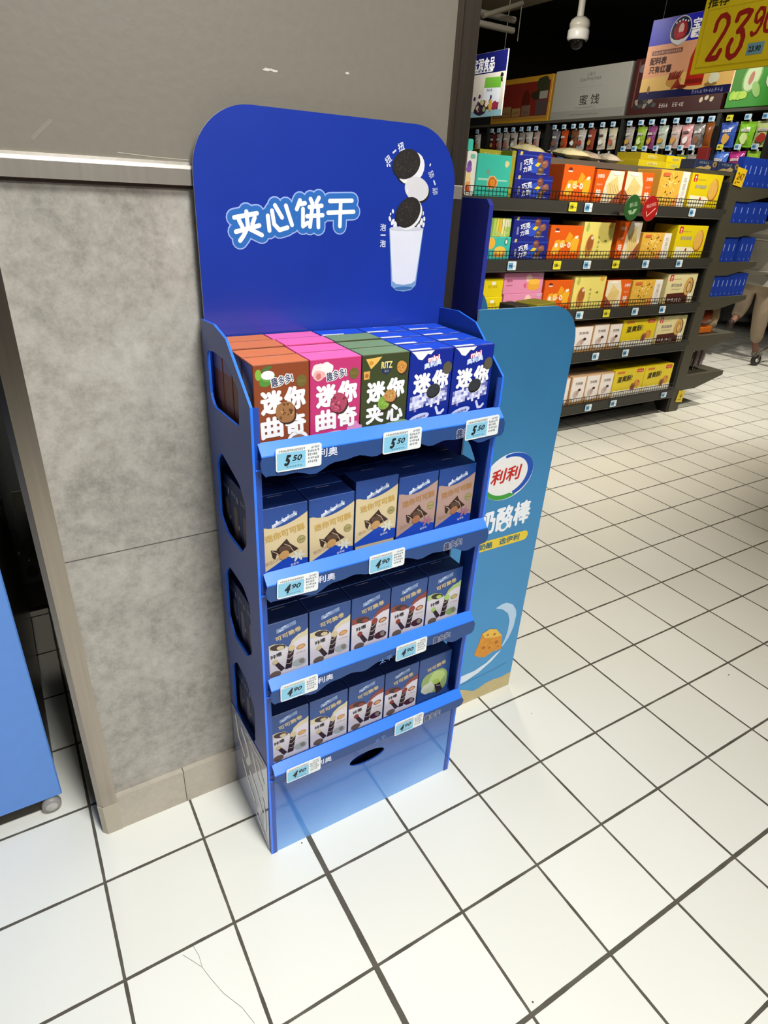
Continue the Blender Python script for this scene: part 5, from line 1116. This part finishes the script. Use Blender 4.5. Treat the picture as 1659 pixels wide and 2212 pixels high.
def d_red(b, w, h):
    b.rect(.05, .06, .065, h - .02, M('6a3c30'), 1); b.blob(.10, h * .82, .035, M('6a6060'), 1, 3)
    for q in range(9): b.blob(.10 + (q % 5) * .05, .07 + (q // 5) * .03, .022, M(('2c2c30', '4a4640', '8a8478')[q % 3]), 1, q, 9, .3)
    b.scribble(.36, .045, .46, .03, M('b8a8a0'), 1, 3, 4); b.scribble(.50, .045, .62, .03, M('b8a8a0'), 1, 4, 4)
    for q in range(3): b.blob(w * .80 + q * .05, .08 + .012 * (q % 2), .018, M('c8b89a'), 1, q)
panel(2.50, 3.48, 2.30, 2.74, '3a100c', 'dark red picture panel on top of the rack behind the hanging peach sign', d_red)
def d_mel(b, w, h):
    b.blob(w * .2, h * .5, .10, M('3f8a2a'), 1, 3, sy=1.4); b.blob(w * .45, h * .8, .12, M('1c1410'), 1, 5, sy=.6); b.ell(w * .42, h * .50, .075, .115, M('7fb45a'), 2, -15); b.ell(w * .42, h * .50, .062, .100, M('cfe4b0'), 3, -15); b.ell(w * .41, h * .47, .020, .045, M('c0806a'), 4, -10)
    for q in range(4): b.blob(w * (.12 + q * .07), h * .20, .030, M(('a8d84a', 'c0e05a')[q % 2]), 5, q)
    b.blob(w * .85, h * .45, .06, M('e6e0d4'), 4, 8, sy=1.4); b.ell(w * .55, h * .28, .03, .06, M('9ac870'), 4, 30)
panel(2.02, 2.46, 2.305, 2.72, '3f9a34', 'green picture panel with a cut melon on top of the rack at the right edge', d_mel)

# ================================================================== HANGING SIGNS
def hung(name, x, y0, y1, z0, z1, lab, cat, draw, body, edge=None, d=0.012):
    t = thing(name, (x, (y0 + y1) / 2, z0), lab, cat)
    b = B(0.0004); b.box(0, d, -(y1 - y0) / 2, (y1 - y0) / 2, 0, z1 - z0, M(body, .4, var=.04), 0.002); b.frame((0, (y1 - y0) / 2, 0), (0, -1, 0), (0, 0, 1)); draw(b, y1 - y0, z1 - z0)
    b.build('board', t)
    for s_ in (-.4, .4):
        b = B(); b.tube([(d / 2, s_ * (y1 - y0), z1 - z0), (d / 2, s_ * (y1 - y0), (3.2 if y0 > 3 else 4.1) - z0)], .0015, M('4a463c'), 4); b.build('cord', t)
    return t
def d_left(b, w, h):   # w = .60, right edge is y0
    b.rect(.001, h * .68, w - .001, h - .001, M('15185e', .4), 1); b.text('宝润食品', w - .315, h * .835, .085, M('f0f0f4'), 2, w=.30, bold=.025); b.rrect(w - .46, h * .70, w - .175, h * .755, .012, M('eceef2'), 2); b.text('大家爱食品', w - .32, h * .73, .020, M('3a3c6a'), 3, w=.22, bold=.02)
    b.rect(.001, .001, w - .001, h * .10, M('8fb8c4'), 1); b.rect(.001, h * .10, w - .001, h * .68, M('d8d2c4'), 1)
    x0 = w - .285; b.poly([(x0, .08), (w - .05, .06), (w - .045, h * .60), (x0 + .02, h * .62)], M('dfe4ee'), 2); b.poly([(x0 + .01, h * .46), (w - .047, h * .44), (w - .045, h * .60), (x0 + .02, h * .62)], M('6cb03a'), 3); b.poly([(x0, .06), (w - .055, .05), (w - .05, h * .22), (x0 + .005, h * .18)], M('5a2a6c'), 3)
    b.scribble(x0 + .05, h * .40, x0 + .13, .02, M('4a5a4a'), 4, 3, 4); b.ell(x0 + .12, h * .30, .013, .02, M('3c2c5a'), 4)
    b.blob(w - .30, h * .13, .085, M('2c1c34'), 4, 4, 14, .15, .6); rnd = random.Random(2)
    for q in range(12): b.blob(w - .36 + rnd.uniform(0, .20), h * .10 + rnd.uniform(0, .07), .020, M(rnd.choice(('4a2c58', 'c8b48c', 'e8e0d0', '9aa85a', 'd8a83a'))), 5, q)
    b.ell(w - .16, h * .18, .025, .045, M('d8a83a'), 6); b.blob(w - .10, h * .17, .035, M('9a2c4a'), 5, 3)
    for x, y in ((w - .33, h * .36), (w - .40, h * .33), (w - .34, h * .25)): b.blob(x, y, .022, M('e2dccf'), 4, 3); b.blob(x + .005, y - .012, .016, M('4a2c5a'), 5, 4)
    b.blob(w - .045, h * .63, .018, M('1c241c'), 6, 3, jit=.3); b.blob(w - .04, h * .56, .014, M('1c241c'), 6, 5, jit=.3)
hung('hanging_sign', 4.2, 3.632, 4.232, 2.184, 2.663, 'hanging navy and white fruit snack sign half hidden behind the pillar edge', 'sign', d_left, 'e8e8e6')
def d_pro(b, w, h):    # origin at y=2.60
    X = lambda y: 2.60 - y; Z = lambda z: z - 2.282
    b.rect(.001, h * .68, w - .001, h - .001, M('2424a8', .4), 1); b.poly([(.001, .05), (w - .001, .05), (w - .001, h * .68), (.001, h * .68)], M('d89a74', .5, var=.08, scale=4), 1); b.poly([(.001, .05), (w - .001, .05), (w - .001, h * .34), (.001, h * .27)], M('dcb468', .5), 2); b.rect(.001, .001, w - .001, .05, M('161648'), 2)
    b.ell(X(2.338), Z(2.691), .088, .087, M('c8c8cc'), 3, 0, 32); b.ell(X(2.338), Z(2.693), .080, .079, M('1c1a3c'), 4, 0, 32); b.ell(X(2.338), Z(2.690), .056, .060, M('9a1c28'), 5, 0, 28); b.ell(X(2.335), Z(2.700), .022, .034, M('d8b4a0'), 6); b.blob(X(2.335), Z(2.665), .030, M('b8343c'), 6, 3, sy=.6)
    for q in range(5): b.blob(X(2.338) - .048 + q * .024, Z(2.752) - abs(q - 2) * .006, .006, M('e8e8ec'), 5, q)
    b.poly([(X(2.415), Z(2.660)), (X(2.400), Z(2.630)), (X(2.338), Z(2.602)), (X(2.276), Z(2.630)), (X(2.262), Z(2.660)), (X(2.30), Z(2.640)), (X(2.338), Z(2.634)), (X(2.38), Z(2.640))], M('d4d2d0'), 7)
    b.text('宝润', X(2.175), Z(2.717), .062, M('f4f4f8'), 3, w=.14, bold=.03); b.rrect(X(2.245), Z(2.635), X(2.03), Z(2.683), .012, M('f0f0f4'), 3); b.text('大家爱', X(2.15), Z(2.658), .030, M('4a4c7a'), 4, w=.12, bold=.02)
    b.rrect(X(2.55), Z(2.560), X(2.285), Z(2.588), .005, M('7a4a3c'), 3); b.scribble(X(2.54), Z(2.565), X(2.295), .016, M('d8a88c'), 4, 3, 14)
    b.text('配料表', X(2.479), Z(2.524), .045, M('4a2418'), 3, w=.145, bold=.03); b.text('只有红薯', X(2.449), Z(2.470), .045, M('4a2418'), 3, w=.195, bold=.03)
    b.ell(X(2.305), Z(2.385), .065, .036, M('c08a44'), 4); 
    for q in range(6): b.poly([(X(2.36) + q * .016, Z(2.395)), (X(2.34) + q * .016, Z(2.395)), (X(2.335) + q * .020, Z(2.44) + .006 * (q % 3)), (X(2.35) + q * .020, Z(2.44))], M(('6e1c10', '8a2a18')[q % 2]), 5)
    b.poly([(X(2.32), Z(2.335)), (X(2.22), Z(2.345)), (X(2.25), Z(2.37)), (X(2.27), Z(2.40))], M('8a2a18'), 4); b.ell(X(2.23), Z(2.345), .045, .012, M('6a1a10'), 5)
    b.poly([(X(2.205), Z(2.345)), (X(2.06), Z(2.345)), (X(2.05), Z(2.60)), (X(2.17), Z(2.60)), (X(2.20), Z(2.52))], M('b02818', .35, var=.2, scale=12), 4); b.rect(X(2.20), Z(2.36), X(2.06), Z(2.385), M('7a1810'), 5)
    b.blob(X(1.975), Z(2.380), .040, M('cfd0b4'), 5, 3, sy=.9); b.ell(X(1.99), Z(2.345), .05, .012, M('8a6a34'), 4); b.ell(X(2.12), Z(2.335), .09, .014, M('d8b06a'), 3)
    b.blob(X(2.517), Z(2.345), .012, M('8a7048'), 3, 3, sy=2.2); b.scribble(X(2.13), Z(2.295), X(1.88), .022, M('8488b0'), 3, 3, 11)
hung('hanging_sign', 4.7, 1.826, 2.60, 2.282, 2.782, 'hanging blue and peach sweet potato snack sign above the shelving', 'sign', d_pro, 'd8b090')
def d_prc(b, w, h):    # origin y=.57
    X = lambda y: .57 - y; Z = lambda z: z - 2.041
    YD = M('b59c0e', .5); RDM = M('8f1a12', .5)
    b.rect(.018, .018, w - .018, h - .02, YD, 1); b.rect(.022, .022, w - .022, h - .024, M('cbb016', .5), 2)
    for x in (.098, .165): b.rect(x, .03, x + .0015, .205, YD, 3)
    b.rect(.022, .200, w - .022, .2015, YD, 3)
    def dg(pts, wd):   # brush numerals: thin start, heavy end
        q = [(X(y), Z(z)) for y, z in pts]; b.stroke(q, wd * 1.3, RDM, 3, n=12)
    dg([(.500, 2.175), (.4985, 2.200), (.488, 2.216), (.470, 2.218), (.455, 2.207), (.450, 2.188), (.458, 2.165), (.478, 2.130), (.498, 2.098), (.506, 2.086), (.470, 2.086)], .0125); dg([(.492, 2.086), (.466, 2.088), (.458, 2.108)], .014)
    dg([(.418, 2.195), (.414, 2.214), (.385, 2.219), (.368, 2.214), (.376, 2.196), (.396, 2.170), (.402, 2.160)], .013); dg([(.402, 2.163), (.385, 2.160), (.376, 2.140), (.378, 2.112), (.390, 2.090), (.408, 2.082), (.422, 2.092), (.427, 2.118), (.420, 2.136)], .0135)
    dg([(.322, 2.190), (.333, 2.178), (.343, 2.184), (.345, 2.203), (.335, 2.219), (.320, 2.216), (.316, 2.200), (.318, 2.170), (.328, 2.148), (.342, 2.142), (.348, 2.150)], .0085)
    dg([(.292, 2.216), (.302, 2.200), (.304, 2.170), (.298, 2.150), (.286, 2.146), (.276, 2.160), (.272, 2.190), (.280, 2.212), (.292, 2.216)], .0085)
    b.rect(X(.348), Z(2.082), X(.285), Z(2.118), M('6a8c94'), 3); b.text('23.90', X(.318), Z(2.100), .016, M('24343c'), 4, w=.045, bold=.03)
    b.text('推荐', X(.512), Z(2.268), .036, M('3a3410'), 3, w=.085, bold=.02)
hung('price_board', 2.6, 0.10, 0.572, 2.041, 2.42, 'big yellow hanging price board with red numerals at the top right corner', 'price board', d_prc, 'cbb016', d=.006)

# ================================================================== COOLER CABINET AT THE LEFT
cool = thing('chest_cooler', (-0.60, 0.5, 0), 'chest cooler with a light blue front and dark steel side at the left edge', 'cooler')
b = B(); b.box(-0.59, 0.536, -0.462, 0.5, 0.055, 0.98, steel_material('dark_cooler_steel', '4a463c', 0.28), 0.006); b.build('body', cool)
b = B(); b.box(-0.59, 0.543, -0.470, -0.462, 0.05, 0.965, M('5b8edb', 0.35, coat=.2, var=.05), 0.003); b.build('front_panel', cool)
b = B(); b.box(-0.592, 0.545, -0.472, 0.502, 0.98, 1.01, M('26241f', .4), 0.006); b.build('lid', cool)
b = B(); b.box(-0.585, 0.528, -0.455, 0.49, 0.006, 0.055, M('2a231a', .7)); b.build('base_frame', cool)
for x, y in ((0.512, -0.4675), (0.498, 0.515), (-0.54, -0.4675), (-0.54, 0.515)):
    b = B(); b.lathe([(0.001, -0.011), (0.020, -0.011), (0.0245, -0.006), (0.0245, 0.006), (0.018, 0.011), (0.001, 0.011)], (x, y, 0.0255), M('8f8c86', .4), n=20, axis=(0, 1, 0))
    b.lathe([(0.001, -0.0125), (0.014, -0.0125), (0.016, -0.010)], (x, y, 0.0255), M('c4c2bc', .3, metal=.4), n=16, axis=(0, 1, 0)); w_ = b.build('caster', cool)
t = thing('appliance', (-0.45, 1.31, 0), 'dark appliance with small lit controls seen between the cooler and the pillar', 'appliance')
b = B(); b.box(-0.5, 0.90, -0.27, 0.3, 0.02, 1.35, M('1c1c1a', .25, coat=.3), .01); b.build('body', t)
b = B(); b.frame((0, -0.271, 0), (1, 0, 0), (0, 0, 1)); b.rrect(.36, .02, .48, .13, .01, M('26222a'), 1); b.ell(.425, .18, .020, .026, M('0a0a0a'), 2); b.ell(.423, .235, .004, .004, M('e8e8e8'), 3); b.ell(.396, .275, .004, .007, M('d8d8d0'), 3); b.rrect(.388, .31, .410, .37, .006, M('4a5450'), 2); b.rrect(.418, .26, .440, .32, .006, M('2f3a36'), 2)
b.build('control_panel', t)
b = B(); b.frame((0, -0.3025, 0), (1, 0, 0), (0, 0, 1)); b.box(.419, .455, -.2755, -.2705, .445, .530, M('d8d4c0', .5)); tag(b.build('paper_note', loc=(-0.45, 1.31, 0)), 'small off-white paper note on the dark appliance beside the pillar', 'note')

# ================================================================== HAIR AND ((0.7685, -0.9833, 0.0022), (1.3654, -0.3339, 0.0012), (0.4762, -0.3901, 0.0022), (2.1859, -0.5446, 0.0030)) ON THE FLOOR
b = B(); H_ = M('6a6458', .6)
hair = [[(0.1241, -0.5109), (0.1399, -0.5342), (0.1551, -0.5581), (0.1653, -0.5905), (0.1806, -0.6312), (0.2066, -0.6770), (0.2198, -0.7174)],
        [(0.1498, -0.5027), (0.1557, -0.5309), (0.1551, -0.5581)]]
b.tube([(x, y, .0007) for x, y in hair[0]], .00045, H_, 4); b.tube([(x, y, .0007) for x, y in hair[1]], .00045, H_, 4)
tag(b.build('hair'), 'long thin forked hair lying on the white floor tiles at the bottom', 'hair')
for i, (x, y, r_) in enumerate(((0.7685, -0.9833, 0.0022), (1.3654, -0.3339, 0.0012), (0.4762, -0.3901, 0.0022), (2.1859, -0.5446, 0.0030))):
    b = B(); b.lathe([(.0005, 0), (r_, .0003), (r_ * .8, .0016), (.0005, .002)], (0, 0, 0), M('5a5448', .8), n=7); tag(b.build('crumb', loc=(x, y, .0001)), ('dark crumb on the tile at the lower right near the image edge', 'small crumb on the tile right of the blue stand', 'crumb in front of the foot of the blue stand', 'speck on a far aisle tile at the right')[i], 'crumb')

# ================================================================== FAR SHELVING AT THE RIGHT
far = thing('far_shelving', (8.80, 0, 0), 'dark shelving across the far aisle behind the walking person', 'shelving unit')
b = B(); b.box(0, 0.5, 0.6, 3.12, 0.0, 0.20, M('14120f', .7)); b.build('base_plinth', far)
b = B(); b.box(0.45, 0.5, 0.6, 3.12, 0.2, 1.9, M('1c1a16', .7)); b.build('back_panel', far)
for z in (0.28, 0.62, 0.96, 1.30, 1.62):
    b = B(); b.box(0, 0.45, 0.6, 3.12, z - 0.03, z, M('2c2a25', .5)); b.build('shelf', far)
k = 0
for z in (0.28, 0.62, 0.96, 1.30):
    for q in range(9):
        y = 3.0 - q * 0.16; c = ('b8743a', 'c8a878', 'a85a3a', 'd8c8b0')[(q + k) % 4]; b = B(); b.box(-.07, .07, -.07, .07, 0, .20 + .03 * (q % 3), M(c, .4), .004); b.frame((-.07, .07, 0), (0, -1, 0), (0, 0, 1)); b.rect(.02, .08, .12, .15, M('e8dcc8'), 1)
        tag(b.build('food_box', loc=(8.90, y, z + .0006)), '%s food box %s from the left on the %s far shelf behind the person' % (('orange brown', 'tan', 'rust', 'cream')[(q + k) % 4], ORD[q], ORD[k]), 'food box', 'food boxes on the far shelving')
    k += 1

# ================================================================== PERSON AND TROLLEY
def skin(name, verts, edges, mat, parent, root=0, sub=2):
    me = bpy.data.meshes.new(name); me.from_pydata([v[:3] for v in verts], edges, []); me.update()
    o = bpy.data.objects.new(name, me); COL.objects.link(o)
    o.modifiers.new('skin', 'SKIN'); s_ = o.modifiers.new('sub', 'SUBSURF'); s_.levels = sub; s_.render_levels = sub
    if not me.skin_vertices: me.attributes if False else None
    o.data.skin_vertices or None
    lay = me.skin_vertices[0].data
    for i, v in enumerate(verts):
        r = v[3] if isinstance(v[3], tuple) else (v[3], v[3]); lay[i].radius = r; lay[i].use_root = (i == root)
    dg = bpy.context.evaluated_depsgraph_get(); m2 = bpy.data.meshes.new_from_object(o.evaluated_get(dg))
    bpy.data.objects.remove(o); m2.materials.clear(); m2.materials.append(mat)
    for p in m2.polygons: p.use_smooth = True
    r_ = bpy.data.objects.new(name, m2); COL.objects.link(r_); r_.parent = parent; return r_
per = thing('person', (7.62, 2.80, 0), 'person in a grey brown coat and loose beige trousers walking at the right edge', 'person')
SKN = M('8f6350', .55)
# coordinates relative to the root: x towards the right of the photo (walking direction)
bv = [(-.10, 0, .96, .125), (-.09, 0, 1.12, .12), (-.07, 0, 1.30, .135), (-.05, 0, 1.42, .09), (-.03, 0, 1.50, .055), (0.0, 0, 1.60, .085), (0.0, 0, 1.68, .085),
      (-.02, -.08, .92, .085), (.02, -.09, .52, .06), (.10, -.09, .11, .037), (.17, -.10, .045, .036), (.24, -.10, .03, .025),
      (-.10, .08, .92, .085), (-.10, .08, .53, .06), (-.24, .06, .44, .037), (-.285, .06, .40, .034), (-.30, .06, .34, .022),
      (-.05, -.18, 1.38, .055), (.03, -.21, 1.14, .042), (.24, -.16, 1.06, .030), (.30, -.15, 1.06, .026),
      (-.05, .18, 1.38, .055), (.03, .21, 1.14, .042), (.24, .16, 1.06, .030), (.30, .15, 1.06, .026)]
be = [(0, 1), (1, 2), (2, 3), (3, 4), (4, 5), (5, 6), (0, 7), (7, 8), (8, 9), (9, 10), (10, 11), (0, 12), (12, 13), (13, 14), (14, 15), (15, 16), (3, 17), (17, 18), (18, 19), (19, 20), (3, 21), (21, 22), (22, 23), (23, 24)]
for s_, wr in ((-1, 20), (1, 24)):
    by = .15 * s_
    for f_ in range(4):
        n0 = len(bv); oy = by + (-.027 + .018 * f_); L = (.030, .034, .032, .026)[f_]
        bv += [(.335, oy, 1.065, .0095), (.335 + L, oy, 1.06, .0085), (.345 + L, oy, 1.035, .0075)]; be += [(wr, n0), (n0, n0 + 1), (n0 + 1, n0 + 2)]
    n0 = len(bv); bv += [(.315, by - s_ * .038, 1.05, .0095), (.340, by - s_ * .042, 1.035, .0085)]; be += [(wr, n0), (n0, n0 + 1)]
body = skin('body', bv, be, SKN, per, 0, 1)
b = B(); b.lathe([(.001, .0), (.012, .004), (.006, .03), (.001, .04)], (.088, 0, 1.60), SKN, n=8); b.ell
for s_ in (-1, 1):
    b.lathe([(.001, -.004), (.010, 0), (.001, .006)], (.078, s_ * .032, 1.645), M('2a1c16', .3), n=8, axis=(1, 0, 0)); b.lathe([(.001, 0), (.022, .004), (.018, .012), (.001, .014)], (.0, s_ * .086, 1.635), SKN, n=8, axis=(0, s_, 0))
b.box(.078, .086, -.022, .022, 1.572, 1.580, M('7a3c34', .5), .002)
b.build('face', per)
b = B(); b.lathe([(.001, .115), (.06, .105), (.10, .06), (.108, .0), (.095, -.06), (.07, -.10)], (-.018, 0, 1.66), M('1c1612', .7), n=18); b.build('hair', per)
TRO = M('a89680', .85, var=.12, scale=16, bump=.3)
skin('trousers', [(-.10, 0, 1.0, .15), (-.11, 0, .93, .155), (-.03, -.09, .80, .118), (.00, -.09, .52, .098), (.045, -.09, .30, .080), (.085, -.09, .165, .064),
                  (-.11, .09, .80, .11), (-.11, .09, .57, .085), (-.17, .08, .50, .070), (-.225, .07, .455, .058)],
     [(0, 1), (1, 2), (2, 3), (3, 4), (4, 5), (1, 6), (6, 7), (7, 8), (8, 9)], TRO, per)
skin('coat', [(-.10, 0, 1.02, (.23, .20)), (-.12, 0, 1.10, (.23, .22)), (-.11, 0, 1.25, (.24, .22)), (-.08, 0, 1.38, (.19, .20)), (-.05, 0, 1.45, .09),
              (-.06, -.19, 1.37, .082), (.02, -.225, 1.14, .066), (.22, -.17, 1.06, .048), (-.06, .19, 1.37, .082), (.02, .225, 1.14, .066), (.22, .17, 1.06, .048)],
     [(0, 1), (1, 2), (2, 3), (3, 4), (3, 5), (5, 6), (6, 7), (3, 8), (8, 9), (9, 10)], M('8f8a7c', .75, var=.15, scale=10, bump=.3), per, 1)
skin('shoe', [(.09, -.09, .055, .046), (.17, -.10, .040, .044), (.25, -.10, .030, .036)], [(0, 1), (1, 2)], M('8f8878', .6), per)
skin('shoe', [(-.28, .06, .44, .040), (-.305, .06, .37, .042), (-.295, .06, .30, .032)], [(0, 1), (1, 2)], M('2a1c1a', .5), per)

tr = thing('shopping_trolley', (7.345, 2.455, 0), 'wire shopping trolley with a black caster beside the walking person', 'trolley')
CH_ = M('9a948a', .3, metal=.8)
for x, y in ((0, 0), (0, -.44), (.72, -.06), (.72, -.38)):
    b = B(); b.lathe([(.002, -.016), (.050, -.016), (.062, -.008), (.062, .008), (.050, .016), (.002, .016)], (x, y, .062), M('211d1a', .5), n=22, axis=(.35, 1, 0)); wv = b.build('wheel', tr)
    b = B(); b.tube([(x - .004, y - .024, .062), (x + .012, y - .022, .14), (x + .02, y, .15), (x + .012, y + .024, .14), (x, y + .024, .062)], .008, M('5a544c', .4), 6); b.lathe([(.001, -.024), (.020, -.024), (.022, -.018), (.001, -.018)], (x, y, .062), M('d8d4cc', .3), n=12, axis=(.35, 1, 0)); b.build('fork', wv)
b = B()
b.tube([(.02, 0, .15), (.30, .0, .22), (.74, -.06, .20), (.74, -.38, .20), (.30, -.44, .22), (.02, -.44, .15)], .012, CH_, 8); b.tube([(.30, 0, .22), (.18, 0, .60), (.05, 0, .98), (.0, .0, 1.02)], .012, CH_, 8); b.tube([(.30, -.44, .22), (.18, -.44, .60), (.05, -.44, .98), (.0, -.44, 1.02)], .012, CH_, 8); b.build('frame', tr)
b = B(); b.tube([(0, .02, 1.02), (0, -.46, 1.02)], .016, M('a02020', .4), 10); b.build('handle', tr)
b = B()
for i in range(12):
    f = i / 11; z = .50 + f * .45; b.tube([(.10 - f * .05, -.01, z), (.85 + f * .05, -.06 + f * .04, z), (.85 + f * .05, -.38 - f * .04, z), (.10 - f * .05, -.43, z), (.10 - f * .05, -.01, z)], .003, CH_, 4)
for i in range(16):
    x = .10 + i * .05
    for y in (-.02, -.42): b.tube([(x, y, .50), (x, y, .95)], .0025, CH_, 4)
    b.tube([(x, -.02, .50), (x, -.42, .50)], .0025, CH_, 4)
b.build('basket', tr)
